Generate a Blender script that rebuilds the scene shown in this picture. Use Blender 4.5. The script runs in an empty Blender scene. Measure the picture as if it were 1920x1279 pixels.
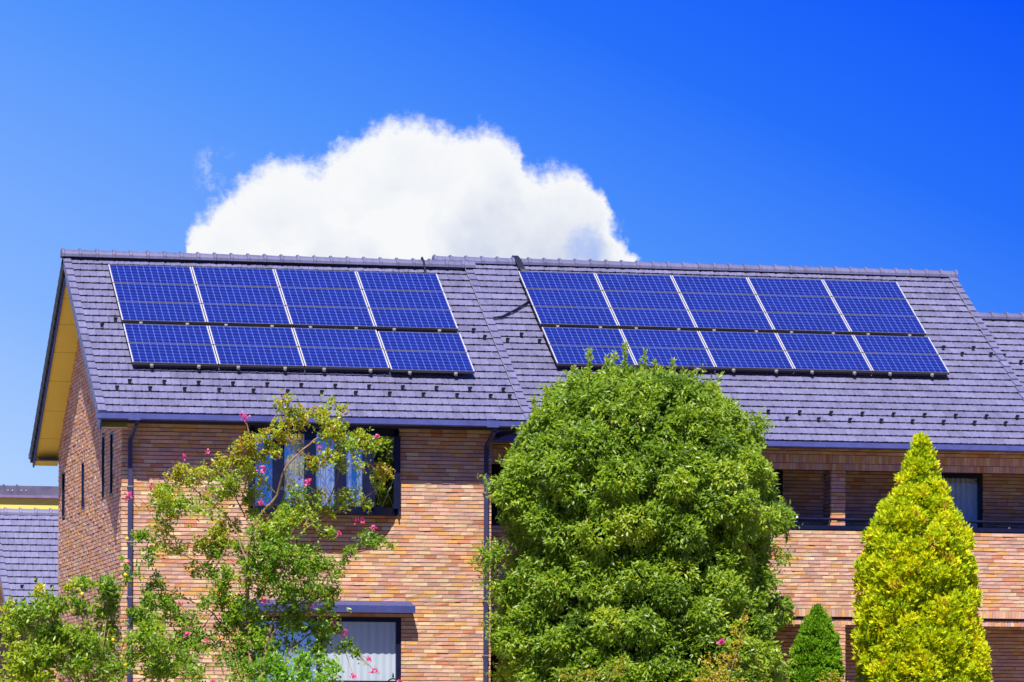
import bpy, math, random
import numpy as np
from mathutils import Vector, Matrix

random.seed(7)
rng = np.random.default_rng(7)
scene = bpy.context.scene
COL = scene.collection
R = math.radians

# ------------------------------------------------------------------ camera
# House axes: X along the facade, Y into the depth, Z up from the eye level.
CAM = Vector((-10.787, -81.483, 0.0))
TH = 0.2175
cam_d = bpy.data.cameras.new("camera")
cam = bpy.data.objects.new("camera", cam_d)
COL.objects.link(cam)
cam_d.sensor_width = 36.0
cam_d.lens = 8508.7 / 1920 * 36
cam_d.shift_y = 0.41658
cam_d.clip_start = 1.0
cam_d.clip_end = 20000
cam.matrix_world = Matrix.Translation(CAM) @ Matrix.Rotation(-TH, 4, 'Z') @ Matrix.Rotation(R(90), 4, 'X') @ Matrix.Rotation(0.0041, 4, 'Z')
scene.camera = cam

# ------------------------------------------------------------------ sun
SUN_TRAVEL = Vector((0.37, 1.0, -1.55)).normalized()
SUN_EL = math.asin(-SUN_TRAVEL.z)
SUN_AZ = math.atan2(-SUN_TRAVEL.x, -SUN_TRAVEL.y)      # clockwise from +Y
sd = bpy.data.lights.new("sun", 'SUN')
sd.energy = 5.0
sd.angle = R(0.53)
sd.color = (1.0, 0.95, 0.86)
so = bpy.data.objects.new("sun", sd)
COL.objects.link(so)
so.rotation_euler = SUN_TRAVEL.to_track_quat('-Z', 'Y').to_euler()
so.location = (-30, -60, 90)

scene.view_settings.view_transform = 'Standard'
scene.view_settings.look = 'None'
scene.view_settings.exposure = 0.6
scene.view_settings.gamma = 1.0
scene.cycles.max_bounces = 8
scene.cycles.transparent_max_bounces = 16


# ------------------------------------------------------------------ node helper
class NT:
    def __init__(self, tree):
        self.t = tree
        tree.nodes.clear()

    def n(self, typ, **kw):
        nd = self.t.nodes.new(typ)
        for k, v in kw.items():
            setattr(nd, k, v)
        return nd

    def put(self, sock, v):
        if v is None:
            return
        if hasattr(v, 'is_output'):
            self.t.links.new(v, sock)
        else:
            if sock.type == 'RGBA' and hasattr(v, '__len__') and len(v) == 3:
                v = (*v, 1.0)
            sock.default_value = v

    def m(self, op, a, b=None, c=None, clamp=False):
        nd = self.n('ShaderNodeMath', operation=op, use_clamp=clamp)
        self.put(nd.inputs[0], a)
        self.put(nd.inputs[1], b)
        self.put(nd.inputs[2], c)
        return nd.outputs[0]

    def vm(self, op, a, b=None, out=0):
        nd = self.n('ShaderNodeVectorMath', operation=op)
        self.put(nd.inputs[0], a)
        if op == 'SCALE':
            self.put(nd.inputs[3], b)
        else:
            self.put(nd.inputs[1], b)
        return nd.outputs[out]

    def mix(self, f, a, b, mode='MIX'):
        nd = self.n('ShaderNodeMix', data_type='RGBA', blend_type=mode)
        self.put(nd.inputs[0], f)
        self.put(nd.inputs[6], a)
        self.put(nd.inputs[7], b)
        return nd.outputs[2]

    def sm(self, x, a, b, lo=0.0, hi=1.0):
        nd = self.n('ShaderNodeMapRange', interpolation_type='SMOOTHSTEP')
        self.put(nd.inputs[0], x)
        for i, v in enumerate((a, b, lo, hi)):
            self.put(nd.inputs[i + 1], v)
        return nd.outputs[0]

    def lin(self, x, a, b, lo=0.0, hi=1.0):
        nd = self.n('ShaderNodeMapRange', clamp=True)
        self.put(nd.inputs[0], x)
        for i, v in enumerate((a, b, lo, hi)):
            self.put(nd.inputs[i + 1], v)
        return nd.outputs[0]

    def noise(self, vec, scale, detail=2.0, rough=0.5, dim='3D', out='Fac'):
        nd = self.n('ShaderNodeTexNoise', noise_dimensions=dim)
        self.put(nd.inputs['Vector'], vec)
        nd.inputs['Scale'].default_value = scale
        nd.inputs['Detail'].default_value = detail
        nd.inputs['Roughness'].default_value = rough
        return nd.outputs[out]

    def ramp(self, f, stops, interp='LINEAR'):
        nd = self.n('ShaderNodeValToRGB')
        cr = nd.color_ramp
        cr.interpolation = interp
        while len(cr.elements) > 1:
            cr.elements.remove(cr.elements[-1])
        for i, (p, c) in enumerate(stops):
            e = cr.elements[0] if i == 0 else cr.elements.new(p)
            e.position = p
            e.color = (*c, 1.0)
        self.put(nd.inputs[0], f)
        return nd.outputs[0]

    def comb(self, x, y, z=0.0):
        nd = self.n('ShaderNodeCombineXYZ')
        for i, v in enumerate((x, y, z)):
            self.put(nd.inputs[i], v)
        return nd.outputs[0]


def mth(x, y=None):
    return x


def srgb(r, g, b):
    f = lambda c: (c / 255 / 12.92) if c <= 10 else ((c / 255 + 0.055) / 1.055) ** 2.4
    return (f(r), f(g), f(b))


# ------------------------------------------------------------------ sky (world)
world = bpy.data.worlds.new("World")
scene.world = world
world.use_nodes = True
w = NT(world.node_tree)
gen = w.n('ShaderNodeTexCoord').outputs['Generated']
sky = w.n('ShaderNodeTexSky', sky_type='NISHITA', sun_disc=False)
sky.sun_elevation = SUN_EL
sky.sun_rotation = SUN_AZ
sky.altitude = 0
sky.air_density = 1.0
sky.dust_density = 0.4
sky.ozone_density = 3.0
FWD = (math.sin(TH), math.cos(TH), 0)
RGT = (math.cos(TH), -math.sin(TH), 0)
df = w.vm('DOT_PRODUCT', gen, FWD, 1)
dr = w.vm('DOT_PRODUCT', gen, RGT, 1)
dz = w.vm('DOT_PRODUCT', gen, (0, 0, 1), 1)
nish = w.vm('SCALE', sky.outputs[0], 0.075)
# polarised deep-blue summer sky: paler low down and towards the left, deepest high on the right
az = w.m('ARCTAN2', dr, df)                      # azimuth from the facade view
tone = w.m('ADD', w.m('MULTIPLY', dz, 3.4), w.m('ADD', w.m('MULTIPLY', w.m('MULTIPLY', dr, w.sm(df, 0.1, 0.7)), 1.5), w.sm(df, 0.3, -0.3, 0.0, 0.27)))
blue = w.ramp(w.lin(tone, 0.05, 0.75), [(0.0, srgb(174, 208, 255)), (0.2, srgb(131, 180, 255)), (0.52, srgb(78, 147, 253)),
                                        (0.74, srgb(36, 112, 251)), (1.0, srgb(0, 80, 250))])
# the deep blue belongs to the band of sky near the facade's skyline; overhead the plain daylight sky stays
skycol = w.mix(w.lin(dz, 0.35, 0.7, 0.99, 0.35), nish, blue)
# one tall fair-weather cloud standing low over the roofs
fpos = w.m('MAXIMUM', df, 0.02)
px = w.m('DIVIDE', dr, fpos)
pz = w.m('DIVIDE', dz, fpos)
pv = w.comb(px, pz, 0.0)
nz1 = w.n('ShaderNodeTexNoise')
w.put(nz1.inputs['Vector'], pv)
nz1.inputs['Scale'].default_value = 95
nz1.inputs['Detail'].default_value = 7
nz1.inputs['Roughness'].default_value = 0.62
warp = w.vm('SCALE', w.vm('SUBTRACT', nz1.outputs['Color'], (0.5, 0.5, 0.5)), 0.0105)
pw = w.vm('ADD', pv, warp)
sep = w.n('ShaderNodeSeparateXYZ')
w.put(sep.inputs[0], pw)
cx_, cz_ = sep.outputs[0], sep.outputs[1]
F_ = 8508.7
prof = [(300, 520), (338, 500), (347, 452), (372, 405), (412, 368), (455, 338), (505, 306), (550, 296), (585, 303), (622, 278), (662, 254),
        (702, 232), (742, 221), (790, 224), (832, 232), (868, 243), (905, 232), (942, 247), (968, 272), (986, 312), (1025, 310), (1062, 305),
        (1096, 322), (1122, 350), (1138, 392), (1156, 426), (1174, 448), (1192, 492), (1240, 520)]
fc = w.n('ShaderNodeFloatCurve')
cv = fc.mapping.curves[0]
PX = lambda x: (x - 960) / F_
PZ = lambda y: (1439.34 - y) / F_
pts = [((x - 300) / 940, (560 - y) / 400) for x, y in prof]
cv.points[0].location = pts[0]
cv.points[1].location = pts[-1]
for p_ in pts[1:-1]:
    cv.points.new(*p_)
for p_ in cv.points:
    p_.handle_type = 'AUTO'
fc.mapping.update()
w.put(fc.inputs['Value'], w.lin(cx_, PX(300), PX(1240)))
top = w.m('ADD', w.m('MULTIPLY', fc.outputs[0], 400 / F_), PZ(560))
depth = w.m('SUBTRACT', top, cz_)
fine = w.noise(pv, 420, 5, 0.65)
depth = w.m('ADD', depth, w.m('MULTIPLY', w.m('SUBTRACT', fine, 0.5), 0.0062))
hx = w.m('DIVIDE', w.m('SUBTRACT', cx_, PX(1094)), 26 / F_)
hz = w.m('DIVIDE', w.m('SUBTRACT', cz_, PZ(468)), 34 / F_)
hole = w.m('ADD', w.m('ADD', w.m('MULTIPLY', hx, hx), w.m('MULTIPLY', hz, hz)), w.m('MULTIPLY', w.m('SUBTRACT', fine, 0.5), 5.0))
cov = w.m('MULTIPLY', w.sm(depth, -0.0012, 0.0044), w.sm(hole, -0.6, 3.2, 0.6, 1.0))
cov = w.m('MULTIPLY', cov, w.m('MULTIPLY', w.sm(cx_, PX(325), PX(350)), w.sm(cx_, PX(1200), PX(1176))))
# thin torn wisps to the left of the cloud
wx = w.m('DIVIDE', w.m('SUBTRACT', px, PX(402)), 60 / F_)
wz = w.m('DIVIDE', w.m('SUBTRACT', pz, PZ(345)), 85 / F_)
wd = w.m('ADD', w.m('MULTIPLY', wx, wx), w.m('MULTIPLY', wz, wz))
wn = w.noise(pv, 150, 6, 0.7)
wisp = w.m('MULTIPLY', w.sm(wd, 1.0, 0.0), w.sm(wn, 0.47, 0.75, 0, 0.55))
cov = w.m('MAXIMUM', cov, wisp)
cov = w.m('MULTIPLY', cov, w.m('GREATER_THAN', df, 0.3))
shade = w.noise(pv, 60, 4, 0.55)
side = w.m('ADD', w.lin(px, PX(760), PX(1130)), w.m('MULTIPLY', w.m('SUBTRACT', shade, 0.46), 2.4))
low = w.lin(depth, 0.004, 0.02)
grey = w.m('MULTIPLY', w.m('MULTIPLY', side, low), 0.9, clamp=True)
ccol = w.mix(grey, (0.93, 0.945, 0.965), (0.60, 0.66, 0.82))
skycol = w.mix(cov, skycol, ccol)
bg = w.n('ShaderNodeBackground')
w.put(bg.inputs[0], skycol)
bg.inputs[1].default_value = 0.66
wo = w.n('ShaderNodeOutputWorld')
w.t.links.new(bg.outputs[0], wo.inputs[0])

# ------------------------------------------------------------------ geometry helpers
_c, _s = math.cos(TH), math.sin(TH)


def at(x, y, Y):
    """The point of depth Y seen at photo position x, y."""
    u, v = x - 960, y - 1439.34
    u, v = u + v * 0.0041, v - u * 0.0041
    a, b = u / F_, -v / F_
    r = Vector((a * _c + _s, -a * _s + _c, b))
    return CAM + r * ((Y - CAM.y) / r.y)


class MB:
    """Collects faces and links them as one mesh."""

    def __init__(self):
        self.v, self.f, self.c, self.mi = [], [], [], []

    def face(self, pts, col=(1, 1, 1), mi=0):
        i = len(self.v)
        self.v.extend(tuple(p) for p in pts)
        self.f.append(tuple(range(i, i + len(pts))))
        self.c.append(col)
        self.mi.append(mi)

    def hexa(self, b, t, col=(1, 1, 1), mi=0):
        """b, t: four bottom and four top corners, both anticlockwise seen from the top."""
        i = len(self.v)
        self.v.extend(tuple(p) for p in b)
        self.v.extend(tuple(p) for p in t)
        for q in ((3, 2, 1, 0), (4, 5, 6, 7), (0, 1, 5, 4), (1, 2, 6, 5), (2, 3, 7, 6), (3, 0, 4, 7)):
            self.f.append(tuple(i + k for k in q))
            self.c.append(col)
            self.mi.append(mi)

    def box(self, x0, x1, y0, y1, z0, z1, col=(1, 1, 1), mi=0, M=None):
        b = [(x0, y0, z0), (x1, y0, z0), (x1, y1, z0), (x0, y1, z0)]
        t = [(x0, y0, z1), (x1, y0, z1), (x1, y1, z1), (x0, y1, z1)]
        if M is not None:
            b = [M @ Vector(p) for p in b]
            t = [M @ Vector(p) for p in t]
        self.hexa(b, t, col, mi)

    def beam(self, a, b, wd, ht, col=(1, 1, 1)):
        a, b = Vector(a), Vector(b)
        d = (b - a).normalized()
        up = Vector((0, 0, 1)) if abs(d.z) < 0.9 else Vector((0, 1, 0))
        s = d.cross(up).normalized() * wd / 2
        u = s.cross(d).normalized() * ht / 2
        q = [-s - u, s - u, s + u, -s + u]
        self.hexa([a + k for k in q], [b + k for k in q], col)

    def tube(self, pts, rad, n=7, col=(1, 1, 1), cap=True):
        pts = [Vector(p) for p in pts]
        if not hasattr(rad, '__len__'):
            rad = [rad] * len(pts)
        i0 = len(self.v)
        pu = None
        for k, p in enumerate(pts):
            d = (pts[min(k + 1, len(pts) - 1)] - pts[max(k - 1, 0)]).normalized()
            if pu is None:
                pu = d.orthogonal().normalized()
            pu = (pu - d * pu.dot(d)).normalized()
            q = d.cross(pu)
            for j in range(n):
                a = 2 * math.pi * j / n
                self.v.append(tuple(p + (pu * math.cos(a) + q * math.sin(a)) * rad[k]))
        for k in range(len(pts) - 1):
            for j in range(n):
                a, b = i0 + k * n + j, i0 + k * n + (j + 1) % n
                self.f.append((a, b, b + n, a + n))
                self.c.append(col)
                self.mi.append(0)
        if cap:
            for k, rev in ((0, True), (len(pts) - 1, False)):
                idx = [i0 + k * n + j for j in range(n)]
                self.f.append(tuple(reversed(idx)) if rev else tuple(idx))
                self.c.append(col)
                self.mi.append(0)

    def build(self, name, mats, parent=None, smooth=False, loc=None):
        me = bpy.data.meshes.new(name)
        v = self.v
        if loc is not None:
            L = Vector(loc)
            v = [tuple(Vector(p) - L) for p in v]
        me.from_pydata(v, [], self.f)
        if not isinstance(mats, (list, tuple)):
            mats = [mats]
        for m_ in mats:
            me.materials.append(m_)
        if any(self.mi):
            me.polygons.foreach_set('material_index', self.mi)
        a = me.attributes.new('Col', 'FLOAT_COLOR', 'FACE')
        arr = np.ones((len(self.f), 4), dtype=np.float32)
        arr[:, :3] = np.array(self.c, dtype=np.float32).reshape(-1, 3)
        a.data.foreach_set('color', arr.ravel())
        if smooth:
            me.polygons.foreach_set('use_smooth', [True] * len(self.f))
        me.update()
        o = bpy.data.objects.new(name, me)
        COL.objects.link(o)
        if loc is not None:
            o.location = loc
        if parent is not None:
            o.parent = parent
            o.matrix_parent_inverse = Matrix.Translation(-Vector(parent_loc(parent)))
        return o


def sheet(mb, x0, x1, y, z0, z1):
    mb.face([(x0, y, z0), (x1, y, z0), (x1, y, z1), (x0, y, z1)])


def parent_loc(p):
    # parts are built in world coordinates, so only a top-level thing is off the origin
    return p.location if p.parent is None else Vector((0, 0, 0))


def thing(name, label, cat, loc=(0, 0, 0), group=None):
    o = bpy.data.objects.new(name, None)
    o.location = loc
    o.empty_display_size = 0.3
    COL.objects.link(o)
    return tag(o, label, cat, group)


def tag(o, label, cat, group=None):
    o['label'] = label
    o['category'] = cat
    o['kind'] = 'thing'
    if group:
        o['group'] = group
    return o


def struct(o):
    o['kind'] = 'structure'
    return o


# ------------------------------------------------------------------ materials
def mat(name):
    m_ = bpy.data.materials.new(name)
    m_.use_nodes = True
    t = NT(m_.node_tree)
    out = t.n('ShaderNodeOutputMaterial')
    return m_, t, out


def principled(t, out, col, rough=0.6, spec=0.5, metal=0.0, normal=None, coat=None):
    p = t.n('ShaderNodeBsdfPrincipled')
    t.put(p.inputs['Base Color'], col)
    t.put(p.inputs['Roughness'], rough)
    t.put(p.inputs['Metallic'], metal)
    t.put(p.inputs['Specular IOR Level'], spec)
    if normal is not None:
        t.put(p.inputs['Normal'], normal)
    if coat is not None:
        p.inputs['Coat Weight'].default_value = coat
        p.inputs['Coat Roughness'].default_value = 0.05
    t.t.links.new(p.outputs[0], out.inputs[0])
    return p


def bump(t, h, strength=0.3, dist=0.01):
    b = t.n('ShaderNodeBump')
    t.put(b.inputs['Height'], h)
    b.inputs['Strength'].default_value = strength
    b.inputs['Distance'].default_value = dist
    return b.outputs[0]


def simple(name, col, rough=0.55, spec=0.5, metal=0.0, var=0.12, scale=6.0):
    m_, t, out = mat(name)
    co = t.n('ShaderNodeTexCoord').outputs['Object']
    n1 = t.noise(co, scale, 4)
    c = t.mix(t.lin(n1, 0.3, 0.7), tuple(k * (1 - var) for k in col), tuple(min(1, k * (1 + var)) for k in col))
    principled(t, out, c, t.lin(n1, 0.3, 0.7, rough * 0.85, min(1, rough * 1.15)), spec, metal)
    return m_


M = {}
M['navy'] = simple('navy_metal', (0.006, 0.009, 0.036), 0.45, 0.2)
M['gutter'] = simple('gutter_metal', (0.075, 0.088, 0.27), 0.4, 0.4)
M['pipe'] = simple('pipe_metal', (0.04, 0.042, 0.11), 0.5, 0.3)
M['canopy'] = simple('canopy_metal', (0.05, 0.062, 0.20), 0.4, 0.3)
M['dark'] = simple('dark_trim', (0.02, 0.02, 0.03), 0.6)
M['fascia'] = simple('fascia_board', (0.02, 0.06, 0.28), 0.4)
M['cable'] = simple('cable_sheath', (0.012, 0.013, 0.03), 0.45)
M['wire'] = simple('steel_clamp', (0.30, 0.27, 0.24), 0.45, 0.5, 0.2)
M['guard'] = simple('snow_guard_steel', (0.016, 0.015, 0.018), 0.5)
M['iron'] = simple('wrought_iron', (0.012, 0.012, 0.016), 0.5)
M['mauve'] = simple('mauve_trim', (0.22, 0.16, 0.3), 0.45)
M['capdark'] = simple('dark_ridge_metal', (0.055, 0.045, 0.1), 0.4)
M['white'] = simple('white_plastic', (0.7, 0.7, 0.68), 0.5)
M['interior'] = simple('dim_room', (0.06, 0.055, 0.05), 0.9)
M['shoji'] = simple('pale_blind', (0.55, 0.57, 0.6), 0.8, var=0.04)

m_, t, out = mat('mortar')
co = t.n('ShaderNodeTexCoord').outputs['Object']
principled(t, out, t.mix(t.noise(co, 30, 3), (0.05, 0.032, 0.028), (0.10, 0.065, 0.055)), 0.95, 0.1)
M['mortar'] = m_

m_, t, out = mat('brick')
at_ = t.n('ShaderNodeAttribute', attribute_name='Col')
co = t.n('ShaderNodeTexCoord').outputs['Object']
st = t.vm('MULTIPLY', co, (9, 9, 26))
n1 = t.noise(st, 1.0, 5, 0.65)
n2 = t.noise(co, 60, 4, 0.7)
c = t.mix(t.lin(n1, 0.35, 0.75, 0.0, 0.30), at_.outputs['Color'], (0.52, 0.27, 0.09))
c = t.mix(t.lin(n2, 0.45, 0.75, 0.0, 0.38), c, (0.26, 0.15, 0.12))
c = t.mix(t.lin(t.noise(co, 0.55, 4, 0.6), 0.4, 0.75, 0.0, 0.16), c, (0.3, 0.2, 0.17))
principled(t, out, c, 0.82, 0.25, normal=bump(t, t.noise(co, 45, 6, 0.7), 0.55, 0.008))
M['brick'] = m_


def tile_mat(name, lo, hi):
    m_, t, out = mat(name)
    a_ = t.n('ShaderNodeAttribute', attribute_name='Col')
    co = t.n('ShaderNodeTexCoord').outputs['Object']
    n1 = t.lin(t.noise(t.vm('MULTIPLY', co, (14, 2.2, 2.2)), 1.0, 5, 0.65), 0.28, 0.72)
    n2 = t.noise(co, 0.7, 4, 0.6)
    v = t.m('ADD', t.m('MULTIPLY', t.n('ShaderNodeSeparateColor').outputs[0], 0.0), 0.0)
    sp = t.n('ShaderNodeSeparateColor')
    t.t.links.new(a_.outputs['Color'], sp.inputs[0])
    f = t.m('ADD', t.m('MULTIPLY', sp.outputs[0], 0.45), t.m('MULTIPLY', n1, 0.55))
    c = t.mix(f, lo, hi)
    c = t.mix(t.lin(n2, 0.5, 0.8, 0.0, 0.35), c, tuple(k * 0.62 for k in lo))
    g = t.n('ShaderNodeTexNoise')
    c = t.mix(t.lin(t.noise(co, 35, 4, 0.7), 0.6, 0.85, 0.0, 0.4), c, (0.1, 0.085, 0.09))
    principled(t, out, c, t.lin(n1, 0.3, 0.7, 0.42, 0.6), 0.4, normal=bump(t, t.noise(co, 40, 3), 0.12, 0.004))
    return m_


M['tile'] = tile_mat('slate_blue_tile', (0.112, 0.11, 0.188), (0.20, 0.195, 0.328))
M['tile2'] = tile_mat('pale_lavender_tile', (0.13, 0.129, 0.22), (0.215, 0.213, 0.345))
M['cap'] = tile_mat('ridge_tile', (0.09, 0.09, 0.165), (0.155, 0.153, 0.275))

m_, t, out = mat('ochre_soffit')
co = t.n('ShaderNodeTexCoord').outputs['Object']
c = t.mix(t.noise(co, 1.5, 3), (0.80, 0.62, 0.11), (0.87, 0.69, 0.14))
principled(t, out, c, 0.7, 0.2)
M['ochre'] = m_
M['verge_shade'] = simple('shaded_verge_tile', (0.03, 0.035, 0.04), 0.7, 0.3, var=0.4)  # same tile as the front verge, its shaded side put into the colour
M['galv'] = simple('galvanised_wire', (0.22, 0.22, 0.25), 0.5)
M['edge'] = simple('unglazed_shadow_edge', (0.07, 0.06, 0.075), 0.8, 0.2)  # unglazed edge, colour also darkened for the shadow under each course lip

# photovoltaic cells: 12 x 6 pseudo-square cells, object space of each panel
PW, PH = 1.58, 0.795
m_, t, out = mat('solar_cells')
co = t.n('ShaderNodeTexCoord').outputs['Object']
sp = t.n('ShaderNodeSeparateXYZ')
t.put(sp.inputs[0], co)
mx, my = 0.026, 0.022
cw, ch = (PW - 2 * mx) / 12, (PH - 2 * my) / 6
gx = t.m('DIVIDE', t.m('SUBTRACT', sp.outputs[0], mx), cw)
gy = t.m('DIVIDE', t.m('SUBTRACT', sp.outputs[1], my), ch)
ax = t.m('MULTIPLY', t.m('ABSOLUTE', t.m('SUBTRACT', t.m('FRACT', gx), 0.5)), cw)      # distance from cell centre
ay = t.m('MULTIPLY', t.m('ABSOLUTE', t.m('SUBTRACT', t.m('FRACT', gy), 0.5)), ch)
ex = t.m('SUBTRACT', cw / 2, ax)
ey = t.m('SUBTRACT', ch / 2, ay)
l1 = t.m('LESS_THAN', ex, 0.0042)
l2 = t.m('LESS_THAN', ey, 0.0030)
l3 = t.m('LESS_THAN', t.m('ADD', ex, ey), 0.021)
inx = t.m('LESS_THAN', t.m('ABSOLUTE', t.m('SUBTRACT', gx, 6.0)), 6.0)
iny = t.m('LESS_THAN', t.m('ABSOLUTE', t.m('SUBTRACT', gy, 3.0)), 3.0)
outm = t.m('SUBTRACT', 1.0, t.m('MULTIPLY', inx, iny))
line = t.m('MAXIMUM', t.m('MAXIMUM', l1, l2), t.m('MAXIMUM', l3, outm))
bus = t.m('LESS_THAN', t.m('ABSOLUTE', t.m('SUBTRACT', ay, ch * 0.25)), 0.0012)
wn = t.n('ShaderNodeTexWhiteNoise', noise_dimensions='3D')
oi = t.n('ShaderNodeObjectInfo')
t.put(wn.inputs['Vector'], t.comb(t.m('FLOOR', gx), t.m('FLOOR', gy), t.m('MULTIPLY', oi.outputs['Random'], 91.0)))
cell = t.mix(wn.outputs['Value'], (0.001, 0.006, 0.125), (0.002, 0.010, 0.17))
cell = t.mix(t.m('MULTIPLY', bus, 0.45), cell, (0.35, 0.4, 0.6))
colr = t.mix(line, cell, (0.085, 0.135, 0.40))
p = principled(t, out, colr, 0.3, 0.35)
p.inputs['Coat Weight'].default_value = 0.2
p.inputs['Coat Roughness'].default_value = 0.04
M['cells'] = m_
M['frame'] = simple('panel_frame', (0.62, 0.58, 0.55), 0.4, 0.5, 0.2, var=0.05)
M['frameside'] = simple('panel_frame_side', (0.11, 0.095, 0.08), 0.5)


def glass(name, refl, tint):
    m_, t, out = mat(name)
    tr = t.n('ShaderNodeBsdfTransparent')
    t.put(tr.inputs[0], tint)
    gl = t.n('ShaderNodeBsdfGlossy')
    gl.inputs['Roughness'].default_value = 0.015
    co = t.n('ShaderNodeTexCoord').outputs['Object']
    t.put(gl.inputs['Normal'], bump(t, t.noise(co, 2.2, 2), 0.03, 0.02))
    lw = t.n('ShaderNodeLayerWeight')
    f = t.m('ADD', t.m('MULTIPLY', t.m('POWER', lw.outputs['Facing'], 4.0), 0.9), refl, clamp=True)
    mx_ = t.n('ShaderNodeMixShader')
    t.put(mx_.inputs[0], f)
    t.t.links.new(tr.outputs[0], mx_.inputs[1])
    t.t.links.new(gl.outputs[0], mx_.inputs[2])
    t.t.links.new(mx_.outputs[0], out.inputs[0])
    return m_


M['glass'] = glass('window_glass', 0.50, (0.85, 0.88, 0.92))
M['glass2'] = glass('clear_glass', 0.08, (0.8, 0.85, 0.9))

m_, t, out = mat('curtain')
co = t.n('ShaderNodeTexCoord').outputs['Object']
principled(t, out, t.mix(t.noise(t.vm('MULTIPLY', co, (30, 30, 0.6)), 1.0, 3), (0.66, 0.67, 0.68), (0.84, 0.84, 0.83)), 0.9, 0.1)
M['curtain'] = m_


def leaf_mat(name, stops, transl=0.35, rough=0.38, spec=0.5):
    m_, t, out = mat(name)
    a_ = t.n('ShaderNodeAttribute', attribute_name='rnd')
    col = t.ramp(a_.outputs['Fac'], stops)
    p = t.n('ShaderNodeBsdfPrincipled')
    t.put(p.inputs['Base Color'], col)
    p.inputs['Roughness'].default_value = rough
    p.inputs['Specular IOR Level'].default_value = spec
    tl = t.n('ShaderNodeBsdfTranslucent')
    t.put(tl.inputs[0], t.mix(1.0, col, (1.5, 1.35, 0.6), 'MULTIPLY'))
    mx_ = t.n('ShaderNodeMixShader')
    mx_.inputs[0].default_value = transl
    t.t.links.new(p.outputs[0], mx_.inputs[1])
    t.t.links.new(tl.outputs[0], mx_.inputs[2])
    t.t.links.new(mx_.outputs[0], out.inputs[0])
    return m_


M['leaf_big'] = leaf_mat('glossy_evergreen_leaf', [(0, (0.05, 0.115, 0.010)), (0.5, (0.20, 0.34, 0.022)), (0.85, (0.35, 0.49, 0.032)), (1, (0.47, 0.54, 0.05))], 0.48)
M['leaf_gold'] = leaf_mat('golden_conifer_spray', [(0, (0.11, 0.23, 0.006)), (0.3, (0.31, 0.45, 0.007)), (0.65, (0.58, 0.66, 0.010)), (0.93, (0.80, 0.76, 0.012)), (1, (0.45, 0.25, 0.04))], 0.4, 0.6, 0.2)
M['leaf_dark'] = leaf_mat('green_conifer_spray', [(0, (0.05, 0.15, 0.006)), (0.6, (0.13, 0.31, 0.010)), (1, (0.24, 0.42, 0.015))], 0.4, 0.6, 0.2)
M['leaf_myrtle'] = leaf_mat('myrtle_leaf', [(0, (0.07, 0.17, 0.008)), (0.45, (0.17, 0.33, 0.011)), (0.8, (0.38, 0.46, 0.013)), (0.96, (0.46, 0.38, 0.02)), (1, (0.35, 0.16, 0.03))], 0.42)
M['leaf_shrub'] = leaf_mat('shrub_leaf', [(0, (0.07, 0.18, 0.009)), (0.5, (0.19, 0.34, 0.013)), (0.9, (0.42, 0.5, 0.02)), (1, (0.55, 0.5, 0.03))], 0.42)
M['leaf_bright'] = leaf_mat('bright_shrub_leaf', [(0, (0.06, 0.18, 0.008)), (0.5, (0.15, 0.35, 0.012)), (1, (0.27, 0.46, 0.02))], 0.4)
M['leaf_yellow'] = leaf_mat('yellow_shrub_leaf', [(0, (0.16, 0.22, 0.01)), (0.6, (0.42, 0.38, 0.015)), (1, (0.5, 0.3, 0.03))], 0.35)
M['petal'] = leaf_mat('pink_petal', [(0, (0.62, 0.04, 0.24)), (0.6, (0.78, 0.08, 0.36)), (1, (0.85, 0.3, 0.5))], 0.35, 0.6, 0.2)
M['bark'] = simple('smooth_tan_bark', (0.25, 0.16, 0.085), 0.75, 0.2, var=0.3, scale=9)
M['barkdark'] = simple('grey_brown_bark', (0.12, 0.09, 0.06), 0.85, 0.2, var=0.3, scale=9)
M['fruit'] = simple('yellow_fruit', (0.75, 0.5, 0.02), 0.4)

m_, t, out = mat('pale_bounce_ground')  # unseen ground, made pale and warm to bounce light onto the houses
co = t.n('ShaderNodeTexCoord').outputs['Object']
c = t.mix(t.noise(co, 0.6, 6, 0.65), (0.23, 0.185, 0.13), (0.31, 0.25, 0.185))
c = t.mix(t.lin(t.noise(co, 0.11, 4), 0.5, 0.7, 0, 0.6), c, (0.30, 0.23, 0.15))
principled(t, out, c, 0.95, 0.1, normal=bump(t, t.noise(co, 12, 5), 0.5, 0.05))
M['ground'] = m_

# ------------------------------------------------------------------ ground
GZ = -0.35
mb = MB()
prof_y = [(-6000, -1.7), (-84, -1.6), (-40, -1.45), (-14, -0.7), (-8, GZ), (40, GZ), (140, GZ), (6000, GZ)]
prof_x = [-6000, -120, -40, 0, 40, 120, 6000]
for (y0, z0), (y1, z1) in zip(prof_y, prof_y[1:]):
    for x0, x1 in zip(prof_x, prof_x[1:]):
        mb.face([(x0, y0, z0), (x1, y0, z0), (x1, y1, z1), (x0, y1, z1)])
struct(mb.build('ground', M['ground']))

# ------------------------------------------------------------------ brickwork
PAL = [((0.66, 0.395, 0.29), 31), ((0.70, 0.455, 0.295), 18), ((0.74, 0.55, 0.33), 11), ((0.71, 0.37, 0.125), 16), ((0.62, 0.32, 0.22), 17), ((0.56, 0.35, 0.30), 13), ((0.58, 0.23, 0.125), 6)]
PAL_C = [p[0] for p in PAL]
PAL_W = [p[1] for p in PAL]
CH, BL = 0.0722, 0.228


def brick_col():
    c = random.choices(PAL_C, PAL_W)[0]
    k = random.uniform(0.86, 1.12)
    return tuple(min(0.8, v * k * random.uniform(0.96, 1.04)) for v in c)


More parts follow.
